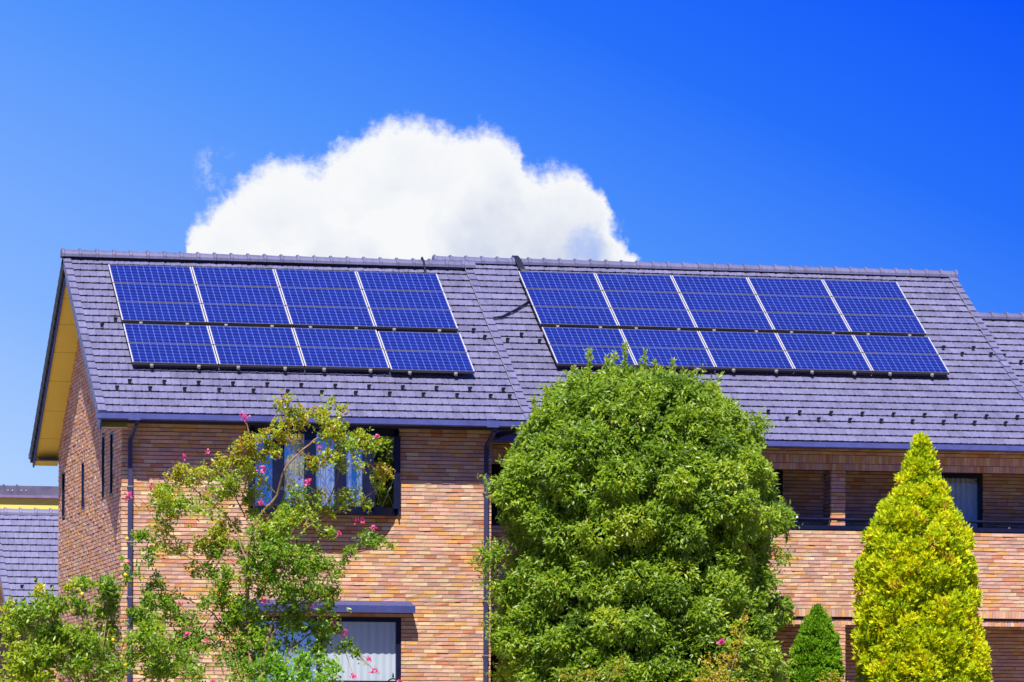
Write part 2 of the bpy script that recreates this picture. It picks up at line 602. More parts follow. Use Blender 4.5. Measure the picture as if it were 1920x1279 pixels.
def bricks(mb, P, u0, u1, z0, z1, holes=(), clip=None, rough=0.011, proud=0.019):
    """Coursed split-face bricks standing proud of their bed joints. P(u, z, w) -> point, w outward."""
    n = int(math.ceil((z1 - z0) / CH))
    for i in range(n):
        za = z0 + i * CH
        zb = min(za + CH - 0.0125, z1)
        if zb - za < 0.015:
            continue
        zm = (za + zb) / 2
        sp = [(u0, u1)]
        for (a, b, c, d) in holes:
            if c < zm < d:
                ns = []
                for s0, s1 in sp:
                    if a > s0:
                        ns.append((s0, min(a, s1)))
                    if b < s1:
                        ns.append((max(b, s0), s1))
                sp = [q for q in ns if q[1] - q[0] > 0.01]
        for s0, s1 in sp:
            k0 = math.floor((s0 - u0) / BL) - 1
            off = (i % 2) * BL / 2 + ((i // 2) % 3) * 0.06
            x = u0 + k0 * BL + off - BL
            while x < s1:
                a, b = max(x, s0), min(x + BL - 0.003, s1)
                x += BL
                if b - a < 0.012:
                    continue
                if clip and not clip((a + b) / 2, zb):
                    continue
                col = brick_col()
                wv = proud + random.uniform(-0.35, 0.65) * rough
                q = [wv + random.uniform(-1, 1) * rough * 0.55 for _ in range(4)]
                lo = random.uniform(-0.0012, 0.0012)
                f0, f1, f2, f3 = P(a, za + lo, q[0]), P(b, za - lo, q[1]), P(b, zb, q[2]), P(a, zb, q[3])
                g0, g1, g2, g3 = P(a, za, 0), P(b, za, 0), P(b, zb, 0), P(a, zb, 0)
                mb.face([f0, f1, f2, f3], col)
                mb.face([g0, g1, f1, f0], col)
                mb.face([f3, f2, g2, g3], col)
                mb.face([g1, g2, f2, f1], col)
                mb.face([g3, g0, f0, f3], col)


def mortar(mb, P, u0, u1, z0, z1, holes=()):
    us = sorted({u0, u1, *[min(max(h[k], u0), u1) for h in holes for k in (0, 1)]})
    zs = sorted({z0, z1, *[min(max(h[k], z0), z1) for h in holes for k in (2, 3)]})
    for a, b in zip(us, us[1:]):
        for c, d in zip(zs, zs[1:]):
            um, zm = (a + b) / 2, (c + d) / 2
            if any(h[0] < um < h[1] and h[2] < zm < h[3] for h in holes):
                continue
            mb.face([P(a, c, 0), P(b, c, 0), P(b, d, 0), P(a, d, 0)], mi=1)


def soldiers(mb, P, u0, u1, z0, z1):
    x = u0
    while x < u1 - 0.01:
        b = min(x + 0.066, u1)
        q = [0.016 + random.uniform(-1, 1) * 0.004 for _ in range(4)]
        col = brick_col()
        f = [P(x, z0, q[0]), P(b - 0.003, z0, q[1]), P(b - 0.003, z1, q[2]), P(x, z1, q[3])]
        g = [P(x, z0, 0), P(b - 0.003, z0, 0), P(b - 0.003, z1, 0), P(x, z1, 0)]
        mb.face(f, col)
        mb.face([g[0], g[1], f[1], f[0]], col)
        mb.face([f[3], f[2], g[2], g[3]], col)
        mb.face([g[1], g[2], f[2], f[1]], col)
        mb.face([g[3], g[0], f[0], f[3]], col)
        x += 0.0665


def front(Y):
    return lambda u, z, wv: (u, Y - wv, z)


def left_side(X):      # faces -X, u runs into the depth
    return lambda u, z, wv: (X - wv, u, z)


def right_side(X):
    return lambda u, z, wv: (X + wv, u, z)


# ------------------------------------------------------------------ roofs
PITCH = 0.55
CP, SP, TP = math.cos(PITCH), math.sin(PITCH), math.tan(PITCH)
EXPO = 0.281


def slope_fn(ye, ze, back=False, yr=None):
    """S(x, s, h): s metres up the slope from the eave edge, h above the roof plane."""
    if not back:
        return lambda x, s, h: (x, ye + s * CP - h * SP, ze + s * SP + h * CP)
    return lambda x, s, h: (x, 2 * yr - ye - s * CP + h * SP, ze + s * SP + h * CP)


TX = [0.0, 0.05, 0.10, 0.46, 0.50, 0.54, 0.93, 1.0]
THT = [0.011, 0.012, 0.0, 0.006, -0.009, 0.0, 0.006, 0.010]


def roof_tiles(mb, S, x0, x1, smax, tw=0.298, xmin=None):
    n = int(math.ceil(smax / EXPO))
    for k in range(n):
        sa = k * EXPO
        sb = min(sa + EXPO + 0.035, smax)
        xa0 = x0 if xmin is None else xmin(k)
        off = (k % 2) * tw / 2
        x = x0 - tw * 8 + off
        while x < x1:
            jit = random.uniform(-0.0012, 0.0012)
            rs = random.uniform(-0.0015, 0.0015)
            col = random.random()
            col = (col, col, col)
            xs, hs = [], []
            for tt, hh in zip(TX, THT):
                xx = x + tt * (tw + 0.003)
                xs.append(min(max(xx, xa0), x1))
                hs.append(hh)
            if xs[-1] - xs[0] > 0.01:
                for i in range(len(xs) - 1):
                    if xs[i + 1] - xs[i] < 1e-4:
                        continue
                    h0, h1 = hs[i] + 0.038 + jit, hs[i + 1] + 0.038 + jit
                    a = S(xs[i], sa + rs, h0)
                    b = S(xs[i + 1], sa + rs, h1)
                    c = S(xs[i + 1], sb, hs[i + 1] * 0.6 + 0.006)
                    d = S(xs[i], sb, hs[i] * 0.6 + 0.006)
                    mb.face([a, b, c, d], col)
                    e = S(xs[i], sa + 0.012, h0 - 0.033)
                    f = S(xs[i + 1], sa + 0.012, h1 - 0.033)
                    mb.face([e, f, b, a], col, 2)
                if xs[-1] < x1 - 1e-3:
                    h1 = hs[-1] + 0.038 + jit
                    mb.face([S(xs[-1], sa + rs, h1 - 0.03), S(xs[-1], sb, 0), S(xs[-1], sb, hs[-1] * .6 + .006), S(xs[-1], sa + rs, h1)], col)
            x += tw


def verge_tiles(mb, S, x0, x1, smax, drop=0.10, mi=0):
    n = int(math.ceil(smax / EXPO))
    for k in range(n):
        sa, sb = k * EXPO - 0.01, min((k + 1) * EXPO + 0.015, smax + 0.05)
        v = random.random()
        b = [S(x0, sa, -drop + 0.02), S(x1, sa, -drop + 0.02), S(x1, sb, -drop), S(x0, sb, -drop)]
        t_ = [S(x0, sa, 0.068), S(x1, sa, 0.068), S(x1, sb, 0.036), S(x0, sb, 0.036)]
        mb.hexa(b, t_, (v, v, v), mi)


def ridge_caps(mb, x0, x1, yr, zr, step=0.325, end=True):
    """Half-round ridge tiles with a raised collar at each joint; zr is the height of the planes' meeting line."""
    def ring(x, r, up):
        pts = []
        for j in range(9):
            a = math.pi * (j / 8) * 1.12 - 0.06 * math.pi
            pts.append((x, yr - math.cos(a) * r * 1.12, zr + up + math.sin(a) * r))
        return pts
    x = x0
    while x < x1 - 0.02:
        b = min(x + step, x1)
        v = random.random()
        secs = [(x, 0.128, 0.0), (x + 0.012, 0.146, 0.0), (x + 0.05, 0.146, 0.0), (x + 0.062, 0.122, 0.0), (b + 0.01, 0.113, 0.0)]
        rs = [ring(*q) for q in secs]
        for r0, r1 in zip(rs, rs[1:]):
            for j in range(8):
                mb.face([r0[j], r0[j + 1], r1[j + 1], r1[j]], (v, v, v))
        mb.face(list(reversed(rs[0])), (v, v, v))
        mb.face(rs[-1], (v, v, v))
        x = b


def gutter_run(name, x0, x1, y, ztop, parent, side=0.13, h=0.125, M_='gutter'):
    mb = MB()
    pr = [(0.02, -h), (0.0, -h + 0.02), (0.0, -0.012), (-0.008, 0.0), (0.008, 0.0), (0.014, -0.014), (0.014, -h + 0.03),
          (side - 0.014, -h + 0.03), (side - 0.014, -0.02), (side, -0.02), (side, -h)]
    for i in range(len(pr)):
        (a, b), (c, d) = pr[i], pr[(i + 1) % len(pr)]
        mb.face([(x0, y + a, ztop + b), (x0, y + c, ztop + d), (x1, y + c, ztop + d), (x1, y + a, ztop + b)])
    for x in (x0, x1):
        mb.face([(x, y - 0.004, ztop - h), (x, y + side, ztop - h), (x, y + side, ztop - 0.01), (x, y - 0.004, ztop - 0.002)])
    return mb.build(name, M[M_], parent)


# ================================================================== left house
YF, XC = 0.30, 0.04                       # front wall plane, corner
XW = at(921, 900, YF).x                   # right end of the front wall
LE_Y, LE_Z = -0.36, 6.335                 # eave edge of the tile plane
RIDGE_Y = 5.13
SMAX = (RIDGE_Y - LE_Y) / CP
RIDGE_Z = LE_Z + SMAX * SP
YB = 2 * RIDGE_Y - YF
X0, X1 = -0.46, 7.49
ZB = 6.30                                 # wall head

house = thing('brick_house', 'two storey brick house with ochre gable soffit, bow window and eight column high solar roof at left', 'house', (XC, YF, GZ))
house['label'] = 'brick house with ochre soffit under its gable and a navy bow window upstairs'

bay_x0, bay_x1 = at(468, 880, YF).x, at(744, 880, YF).x
bay_z0, bay_z1 = at(700, 965, YF - 0.4).z, at(700, 803, YF - 0.4).z
win_x0, win_x1 = at(470, 1220, YF).x, at(752, 1220, YF).x
win_z0, win_z1 = 0.35, at(700, 1158, YF).z

# front wall
mb = MB()
holes = [(bay_x0 + 0.06, bay_x1 - 0.06, bay_z0 + 0.05, bay_z1 - 0.08), (win_x0, win_x1, win_z0, win_z1)]
bricks(mb, front(YF), XC - 0.012, XW, GZ, ZB, holes)
mortar(mb, front(YF), XC, XW, GZ, ZB, holes)
# reveals of the ground floor window
for xx in (win_x0, win_x1):
    mb.face([(xx, YF, win_z0), (xx, YF + 0.2, win_z0), (xx, YF + 0.2, win_z1), (xx, YF, win_z1)], mi=1)
mb.face([(win_x0, YF, win_z1), (win_x1, YF, win_z1), (win_x1, YF + 0.2, win_z1), (win_x0, YF + 0.2, win_z1)], mi=1)
mb.build('front_wall', [M['brick'], M['mortar']], house)

# gable wall, with slots for the four narrow windows
slots = []
for (x_, ya, yb, wd) in ((121, 884, 972, .50), (157.5, 865, 955, .42), (195.5, 815, 937, .40), (211, 809, 930, .40)):
    u, v = x_ - 960, 900 - 1439.34
    # depth of the slot on the plane X = XC
    lo, hi = -5.0, 20.0
    for _ in range(50):
        mid = (lo + hi) / 2
        if at(x_, 900, mid).x > XC:
            hi = mid
        else:
            lo = mid
        # x at a given pixel column grows with depth
    y_ = (lo + hi) / 2
    slots.append((y_ - wd / 2, y_ + wd / 2, at(x_, yb, y_).z, at(x_, ya, y_).z))
mb = MB()
roof_z = lambda y: LE_Z + (min(y, 2 * RIDGE_Y - y) - LE_Y) * TP - 0.14
bricks(mb, left_side(XC), YF - 0.006, YB, GZ, RIDGE_Z, slots, clip=lambda u, z: z < roof_z(u) + 0.02)
us = sorted({YF, RIDGE_Y, YB, *[s_[k] for s_ in slots for k in (0, 1)]})
for a, b in zip(us, us[1:]):
    s_ = [q for q in slots if q[0] <= a + 1e-6 and b <= q[1] + 1e-6]
    if s_:
        mb.face([(XC, a, GZ), (XC, b, GZ), (XC, b, s_[0][2]), (XC, a, s_[0][2])], mi=1)
        mb.face([(XC, a, s_[0][3]), (XC, b, s_[0][3]), (XC, b, roof_z(b)), (XC, a, roof_z(a))], mi=1)
        for yy in (a, b):
            mb.face([(XC, yy, s_[0][2]), (XC + .12, yy, s_[0][2]), (XC + .12, yy, s_[0][3]), (XC, yy, s_[0][3])], (0.5, 0.33, 0.2))
    else:
        mb.face([(XC, a, GZ), (XC, b, GZ), (XC, b, roof_z(b)), (XC, a, roof_z(a))], mi=1)
mb.build('gable_wall', [M['brick'], M['mortar']], house)

# the two walls the picture does not show
mb = MB()
mb.face([(XW, YF, GZ), (XW, YB, GZ), (XW, YB, roof_z(YB)), (XW, RIDGE_Y, roof_z(RIDGE_Y)), (XW, YF, roof_z(YF))], (0.45, 0.3, 0.22))
mb.face([(XC, YB, GZ), (XC, YB, ZB), (XW, YB, ZB), (XW, YB, GZ)], (0.45, 0.3, 0.22))
mb.build('side_wall', M['brick'], house)

# narrow windows in the gable
for (ya, yb, za, zb) in slots:
    mb = MB()
    xf = XC + 0.05
    for (a, b, c, d) in ((ya, ya + .05, za, zb), (yb - .05, yb, za, zb), (ya + .05, yb - .05, za, za + .05), (ya + .05, yb - .05, zb - .05, zb)):
        mb.box(xf - .075, xf + .03, a, b, c, d)
    wn_ = mb.build('narrow_window', M['navy'], house)
    mb = MB()
    mb.face([(xf, yb - .05, za + .05), (xf, ya + .05, za + .05), (xf, ya + .05, zb - .05), (xf, yb - .05, zb - .05)])
    mb.build('pane', M['glass2'], wn_)
    mb = MB()
    mb.box(xf + .04, xf + .05, ya, yb, za, zb)
    mb.build('blind', M['interior'], wn_)

# roof
S = slope_fn(LE_Y, LE_Z)
SBk = slope_fn(LE_Y, LE_Z, True, RIDGE_Y)
mb = MB()
roof_tiles(mb, S, X0 + 0.1, X1 - 0.1, SMAX)
# back slope and board under the tiles
mb.face([SBk(X0, 0, 0.04), SBk(X0, SMAX, 0.04), SBk(X1, SMAX, 0.04), SBk(X1, 0, 0.04)], (0.5,) * 3)
mb.face([S(X0 + .03, 0.02, -0.03), S(X1 - .03, 0.02, -0.03), S(X1 - .03, SMAX, -0.03), S(X0 + .03, SMAX, -0.03)], (0.1,) * 3, 1)
roof = mb.build('roof', [M['tile'], M['dark'], M['edge']], house)
mb = MB()
verge_tiles(mb, S, X0 - 0.03, X0 + 0.115, SMAX)
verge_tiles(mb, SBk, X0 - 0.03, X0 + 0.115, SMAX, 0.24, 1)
mb.build('verge_tiles', [M['tile'], M['verge_shade']], roof)
mb = MB()
verge_tiles(mb, S, X1 - 0.115, X1 + 0.03, SMAX)
mb.build('verge_tiles', M['tile'], roof)
mb = MB()
ridge_caps(mb, X0 - 0.06, X1 + 0.06, RIDGE_Y, RIDGE_Z + 0.055)
mb.build('ridge_cap', M['cap'], roof)
# bare wire run along the verge joint
mb = MB()
mb.tube([S(X1 - 0.135, s_, 0.075 + 0.006 * math.sin(s_ * 22)) for s_ in np.linspace(0.3, SMAX - .1, 60)], 0.006, 5)
mb.build('verge_wire', M['galv'], roof)
# bargeboards
mb = MB()
for fn in (S, SBk):
    b = [fn(X0 + .015, -0.02, -0.33), fn(X0 + .045, -0.02, -0.33), fn(X0 + .045, SMAX, -0.33), fn(X0 + .015, SMAX, -0.33)]
    t_ = [fn(X0 + .015, -0.02, -0.07), fn(X0 + .045, -0.02, -0.07), fn(X0 + .045, SMAX, -0.07), fn(X0 + .015, SMAX, -0.07)]
    mb.hexa(b, t_)
mb.build('bargeboard', M['fascia'], house)
# ochre soffit boards under the gable overhang, small gaps between boards
mb = MB()
for fn in (S, SBk):
    edges = [0.0, 0.95, 1.9, 2.9, 3.85, 4.75, 5.6, SMAX]
    for a, b in zip(edges, edges[1:]):
        lo_ = [fn(x_, q, -0.30) for x_, q in ((X0 + .05, a + .006), (XC + .02, a + .006), (XC + .02, b - .006), (X0 + .05, b - .006))]
        hi_ = [fn(x_, q, -0.285) for x_, q in ((X0 + .05, a + .006), (XC + .02, a + .006), (XC + .02, b - .006), (X0 + .05, b - .006))]
        mb.hexa(lo_, hi_)
mb.build('soffit', M['ochre'], house)
# eave soffit and eave fascia
mb = MB()
mb.box(X0 + .05, X1 - .05, LE_Y + .14, YF - .002, ZB - 0.09, ZB - 0.06)
mb.box(X0 + .05, X1 - .05, LE_Y + .12, LE_Y + .14, ZB - 0.11, LE_Z + 0.03)
mb.box(X1 - .1, X1 - .07, LE_Y + .141, RIDGE_Y, ZB - .088, ZB + .02)
mb.build('eave_board', M['dark'], house)
mb = MB()
mb.box(X0 + .05, X1 - .05, 2 * RIDGE_Y - LE_Y - .14, 2 * RIDGE_Y - LE_Y - .12, ZB - 0.13, LE_Z + 0.03)
mb.box(X0 + .05, XC, YB, 2 * RIDGE_Y - LE_Y - .14, ZB - 0.13, ZB - .10)
mb.build('eave_board', M['dark'], house)
gutter_run('gutter', X0 - 0.05, X1 + .0, LE_Y - 0.03, LE_Z + 0.015, house)
gutter_run('gutter', X0 - 0.05, XC + .5, 2 * RIDGE_Y - LE_Y - 0.08, LE_Z + 0.015, house)
# joint sleeves
for x_ in (0.16, 6.75):
    mb = MB()
    mb.box(x_ - .11, x_ + .11, LE_Y - .042, LE_Y + .10, LE_Z - .115, LE_Z + .008)
    mb.build('gutter_sleeve', M['gutter'], house)
# downpipes
for px_ in (242.5, 909.5):
    xp = at(px_, 900, YF).x
    mb = MB()
    mb.beam((xp + .05, LE_Y + .02, LE_Z - .09), (xp + .045, LE_Y + .05, LE_Z - .17), .07, .07)
    mb.beam((xp + .045, LE_Y + .05, LE_Z - .17), (xp, YF - .10, LE_Z - .43), .062, .062)
    mb.beam((xp, YF - .10, LE_Z - .41), (xp, YF - .10, GZ), .072, .07)
    dp = mb.build('downpipe', M['pipe'], house)
    for z_ in (5.05, 4.05, 3.05, 2.05, 1.05):
        mb = MB()
        mb.box(xp - .048, xp + .048, YF - .14, YF - .012, z_, z_ + .022)
        mb.build('bracket', M['wire'], dp)

# snow guards on the left roof
gx_ = []
for i in range(12):
    gx_.append((0.20 + i * 0.632, 1.155))
for i in range(12):
    gx_.append((-0.09 + 0.632 * i if i else -0.06, 0.885))
gx_ += [(7.22, 0.885), (0.22, 3.70), (-0.06, 3.44), (7.03, 3.63), (7.20, 3.35)]


def snow_guard(S, x, s_, parent):
    mb = MB()
    h = 0.05
    q = lambda a, b, c: S(x + a, s_ + b, h + c)
    mb.hexa([q(-.028, -.02, 0), q(.028, -.02, 0), q(.028, .05, 0), q(-.028, .05, 0)], [q(-.028, -.02, .012), q(.028, -.02, .012), q(.028, .05, .012), q(-.028, .05, .012)])
    mb.hexa([q(-.037, -.010, .03), q(.037, -.010, .03), q(.037, .002, .03), q(-.037, .002, .03)], [q(-.037, -.010, .074), q(.037, -.010, .074), q(.037, .002, .074), q(-.037, .002, .074)])
    mb.beam(q(0, .0, .07), q(0, .06, .012), .012, .012)
    return mb.build('snow_guard', M['guard'], parent)


for x_, s_ in gx_:
    if X0 + .1 < x_ < X1 - .1:
        snow_guard(S, x_, s_ - 0.02, roof)

# ---------------------------------------------------------------- bow window upstairs
BD = 0.46
npan = 5
bxs = [bay_x0 + 0.02, at(523, 880, YF - .4).x, at(581, 880, YF - .44).x, at(638, 880, YF - .44).x, at(691, 880, YF - .42).x, bay_x1 - 0.02]
bw = bay_x1 - bay_x0


def bow_y(x):
    k = (x - bay_x0) / bw
    return YF - BD * (1 - abs(2 * k - 1) ** 3.2)


bys = [YF - 0.10, bow_y(bxs[1]), bow_y(bxs[2]) , bow_y(bxs[3]), bow_y(bxs[4]), YF - 0.10]
zs0, zs1 = bay_z0 + 0.14, bay_z1 - 0.13


def bow_band(mb, z0_, z1_, out=0.0, flare=0.0):
    N = 28
    xs = [bay_x0 - out * .5 + (bw + out) * i / N for i in range(N + 1)]
    ys = [min(YF - 0.012, bow_y(bay_x0 + bw * i / N) - out) for i in range(N + 1)]
    ys[0] = ys[-1] = YF - 0.014
    cy = YF - 0.0
    for i in range(N):
        a0, b0 = (xs[i], ys[i] + flare, z0_), (xs[i + 1], ys[i + 1] + flare, z0_)
        a1, b1 = (xs[i], ys[i], z1_), (xs[i + 1], ys[i + 1], z1_)
        mb.face([a0, b0, b1, a1])
        mb.face([a1, b1, (xs[i + 1], cy, z1_), (xs[i], cy, z1_)])
        mb.face([(xs[i], cy, z0_), (xs[i + 1], cy, z0_), b0, a0])


mb = MB()
bow_band(mb, bay_z0, zs0, 0.04, 0.03)
bow_band(mb, zs1, bay_z1, 0.03, 0.0)
bow_band(mb, bay_z1, bay_z1 + 0.05, 0.07, 0.03)
for i in range(6):
    hw = 0.105 if 0 < i < 5 else 0.06
    x_, y_ = bxs[i], bys[i]
    mb.box(x_ - hw, x_ + hw, y_ - 0.035, y_ + 0.05, zs0 - 0.01, zs1 + 0.01)
for xx in (bay_x0, bay_x1):
    sgn = -1 if xx == bay_x0 else 1
    mb.box(min(xx, xx + sgn * .02), max(xx, xx + sgn * .02), YF - 0.13, YF - .012, bay_z0 + .02, bay_z1)
bow = mb.build('bow_window', M['navy'], house)
for i in range(5):
    a, b = Vector((bxs[i], bys[i], 0)), Vector((bxs[i + 1], bys[i + 1], 0))
    d = (b - a).normalized()
    a2, b2 = a + d * 0.06, b - d * 0.06
    mb = MB()
    n_ = Vector((d.y, -d.x, 0))
    mb.face([(a2.x, a2.y, zs0), (b2.x, b2.y, zs0), (b2.x, b2.y, zs1), (a2.x, a2.y, zs1)])
    pn = mb.build('pane', M['glass'], bow)
    # leaded diamond lattice just behind the glass, rising from the sill
    mb = MB()
    L = (b2 - a2).length
    H = (zs1 - zs0)
    st = L / 2
    for k in range(-4, 9):
        for sg in (1, -1):
            seg = []
            for j in range(41):
                zz = H * 0.62 * j / 40
                uu = k * st + sg * zz * 0.5
                if 0 <= uu <= L:
                    seg.append(a2 + d * uu - n_ * 0.012 + Vector((0, 0, zs0 + zz)))
            if len(seg) > 2:
                mb.beam(seg[0], seg[-1], 0.011, 0.011)
    mb.build('lattice', M['wire'], bow)
# dark room behind the bow
mb = MB()
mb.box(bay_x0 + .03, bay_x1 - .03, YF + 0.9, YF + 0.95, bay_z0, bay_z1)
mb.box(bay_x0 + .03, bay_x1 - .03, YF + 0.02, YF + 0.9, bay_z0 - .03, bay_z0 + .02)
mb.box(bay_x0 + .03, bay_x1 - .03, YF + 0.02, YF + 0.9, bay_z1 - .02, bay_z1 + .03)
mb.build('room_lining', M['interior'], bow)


def curtain(name, pts, z0_, z1_, label, amp=0.025, wave=0.09, group=None, M_='curtain'):
    mb = MB()
    P = [Vector((p[0], p[1], 0)) for p in pts]
    out_ = []
    for a, b in zip(P, P[1:]):
        L = (b - a).length
        n = max(2, int(L / 0.015))
        d = (b - a) / L
        nn = Vector((d.y, -d.x, 0))
        for j in range(n):
            u = L * j / n
            out_.append(a + d * u + nn * amp * math.sin(2 * math.pi * u / wave + 0.8 * math.sin(u * 7)))
    for a, b in zip(out_, out_[1:]):
        mb.face([(a.x, a.y, z0_), (b.x, b.y, z0_), (b.x, b.y, z1_), (a.x, a.y, z1_)])
    c0 = sum(out_, Vector()) / len(out_)
    o = mb.build(name, M[M_], smooth=True, loc=(c0.x, c0.y, z0_))
    tag(o, label, 'curtain', group)
    return o


curtain('curtain', [(bxs[k], bys[k] + .10) for k in (1, 2, 3)] + [(bxs[3] + .25, bys[3] + .11)], zs0 + .01, zs1 - .06, 'white net curtain hanging inside the navy bow window')
curtain('curtain', [(bxs[3] + .34, bys[4] + .12), (bxs[4], bys[4] + .13), (bxs[4] + .18, bys[4] + .22)], zs0 + .01, zs1 - .5, 'short white curtain behind the dark right hand panes of the bow window')

# ---------------------------------------------------------------- ground floor window and canopy
mb = MB()
fy0, fy1 = YF + 0.02, YF + 0.10
xm = at(600, 1220, YF).x
for (a, b, c, d) in ((win_x0, win_x0 + .08, win_z0, win_z1), (win_x1 - .085, win_x1, win_z0, win_z1), (win_x0 + .08, win_x1 - .085, win_z1 - .08, win_z1),
                     (win_x0 + .08, win_x1 - .085, win_z0, win_z0 + .08), (xm - .05, xm + .03, win_z0 + .08, win_z1 - .08)):
    mb.box(a, b, fy0, fy1, c, d)
mb.box(xm + .03, win_x1 - .085, fy0 + .02, fy1 - .01, at(650, 1276, YF).z - .03, at(650, 1276, YF).z)
wd_ = mb.build('sliding_window', M['navy'], house)
mb = MB()
sheet(mb, win_x0 + .08, xm - .05, fy0 + .05, win_z0 + .08, win_z1 - .08)
mb.build('pane', M['glass'], wd_)
mb = MB()
sheet(mb, xm + .03, win_x1 - .085, fy0 + .03, win_z0 + .08, win_z1 - .08)
mb.build('pane', M['glass2'], wd_)
mb = MB()
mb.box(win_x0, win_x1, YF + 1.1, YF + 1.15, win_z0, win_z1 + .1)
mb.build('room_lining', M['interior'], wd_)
curtain('curtain', [(win_x0 + .08, YF + .135), (win_x1 - .05, YF + .135)], win_z0 + .02, win_z1 - .05, 'long white lace curtain behind the ground floor sliding window', 0.006, 0.13)
# canopy
cx0, cx1 = at(446, 1135, YF - .3).x, at(778, 1135, YF - .3).x
cz1, cz0 = at(600, 1128, YF).z, at(600, 1146, YF - .32).z
mb = MB()
mb.hexa([(cx0, YF - .33, cz0), (cx1, YF - .33, cz0), (cx1, YF - .012, cz0 + .03), (cx0, YF - .012, cz0 + .03)],
        [(cx0, YF - .33, cz0 + .10), (cx1, YF - .33, cz0 + .10), (cx1 - .03, YF - .012, cz1 + .02), (cx0 + .03, YF - .012, cz1 + .02)])
mb.box(cx0, cx1, YF - .345, YF - .331, cz0 - .012, cz0 + .115)
mb.build('window_canopy', M['canopy'], house)

# ================================================================== right house
RE_Y, RE_Z = 2.235, 6.265
RR_Y = 8.72
RSMAX = (RR_Y - RE_Y) / CP
RR_Z = RE_Z + RSMAX * SP
RX0, RX1 = 7.52, 18.50
YP = 2.95                                 # parapet plane
YK = 4.5                                  # back of the balcony
FARX = 27.0
rh = thing('brick_house', 'long brick house with a recessed balcony behind the round green tree and golden conifer', 'house', (RX0, YP, GZ))
SR = slope_fn(RE_Y, RE_Z)
SRb = slope_fn(RE_Y, RE_Z, True, RR_Y)
mb = MB()
roof_tiles(mb, SR, RX0 + .1, RX1 - .1, RSMAX, xmin=lambda k: XW + .03 if k < 5 else RX0 + .1)
roof_tiles_low = mb
mb.face([SRb(RX0, 0, 0.04), SRb(RX0, RSMAX, 0.04), SRb(RX1, RSMAX, 0.04), SRb(RX1, 0, 0.04)], (0.5,) * 3)
mb.face([SR(XW + .03, 0.02, -0.03), SR(RX1 - .03, 0.02, -0.03), SR(RX1 - .03, RSMAX, -0.03), SR(XW + .7, RSMAX, -0.03)], (0.1,) * 3, 1)
rroof = mb.build('roof', [M['tile'], M['dark'], M['edge']], rh)
mb = MB()
verge_tiles(mb, SR, RX1 - 0.115, RX1 + 0.03, RSMAX)
mb.build('verge_tiles', M['tile'], rroof)
mb = MB()
verge_tiles(mb, SRb, RX0 - 0.03, RX0 + 0.115, RSMAX)
SRu = lambda x, s_, h: SR(x, s_ + 5 * EXPO, h)
verge_tiles(mb, SRu, RX0 - .03, RX0 + .115, RSMAX - 5 * EXPO)
mb.build('verge_tiles', M['tile'], rroof)
mb = MB()
ridge_caps(mb, RX0 - 0.06, RX1 + 0.06, RR_Y, RR_Z + 0.01)
mb.build('ridge_cap', M['cap'], rroof)
mb = MB()
mb.tube([SR(RX1 - 0.135, s_, 0.075 + 0.006 * math.sin(s_ * 22)) for s_ in np.linspace(4.2, RSMAX - .1, 40)], 0.006, 5)
mb.build('verge_wire', M['galv'], rroof)
# lower third section on the right
TY, TZ = RE_Y, RE_Z - 0.16
TR_Y = 7.36
TSMAX = (TR_Y - TY) / CP
TR_Z = TZ + TSMAX * SP
ST = slope_fn(TY, TZ)
STb = slope_fn(TY, TZ, True, TR_Y)
mb = MB()
roof_tiles(mb, ST, RX1 - .1, FARX, TSMAX)
mb.face([STb(RX1 - .4, 0, 0.04), STb(RX1 - .4, TSMAX, 0.04), STb(FARX, TSMAX, 0.04), STb(FARX, 0, 0.04)], (0.5,) * 3)
mb.face([ST(RX1 - .2, 0.02, -0.03), ST(FARX, 0.02, -0.03), ST(FARX, TSMAX, -0.03), ST(RX1 - .2, TSMAX, -0.03)], (0.1,) * 3, 1)
troof = mb.build('lower_roof', [M['tile'], M['dark'], M['edge']], rh)
mb = MB()
ridge_caps(mb, RX1 + .02, FARX, TR_Y, TR_Z + 0.01)
mb.build('ridge_cap', M['cap'], troof)

# gable ends and back of the right house, mostly out of sight
mb = MB()
rz = lambda y: RE_Z + (min(y, 2 * RR_Y - y) - RE_Y) * TP - 0.12
YBk = 2 * RR_Y - YP
for xx in (RX0 + .45, RX1 - .45):
    mb.face([(xx, YK, GZ), (xx, YBk, GZ), (xx, YBk, rz(YBk)), (xx, RR_Y, rz(RR_Y)), (xx, YK, rz(YK))], (0.45, 0.3, 0.22))
mb.face([(RX0 + .45, YBk, GZ), (RX0 + .45, YBk, 6.2), (FARX, YBk, 6.2), (FARX, YBk, GZ)], (0.45, 0.3, 0.22))
mb.build('side_wall', M['brick'], rh)

pz1 = at(1529, 993, YP).z         # top of parapet brickwork
pz0 = at(1500, 1140.6, YP).z      # bottom of the running courses
sz0 = at(1500, 1155.5, YP).z
sz1 = at(1500, 1159, YP).z
bz0 = at(1500, 1170.5, YP).z
lz0, lz1, lz2 = at(1500, 880.5, YP).z, at(1500, 867.5, YP).z, at(1500, 851.5, YP).z
XP0, XP1 = XW + 0.01, FARX
mb = MB()
bricks(mb, front(YP), XP0, XP1, pz0, pz1)
soldiers(mb, front(YP), XP0, XP1, sz0, pz0 - .008)
mb.box(XP0, XP1, YP, YP + .12, sz0 - .02, pz1, mi=1)
# lower lintel band, set back a little
soldiers(mb, front(YP + .05), XP0, XP1, bz0, sz0 - .045)
mb.box(XP0, XP1, YP + .05, YP + .25, bz0 - .004, sz0 - .02, mi=1)
mb.build('balcony_parapet', [M['brick'], M['mortar']], rh)
mb = MB()
# floor slab and ceilings
mb.box(XP0, XP1, YP + .12, YK, sz0, sz0 + .25)
mb.build('balcony_floor', M['mortar'], rh)
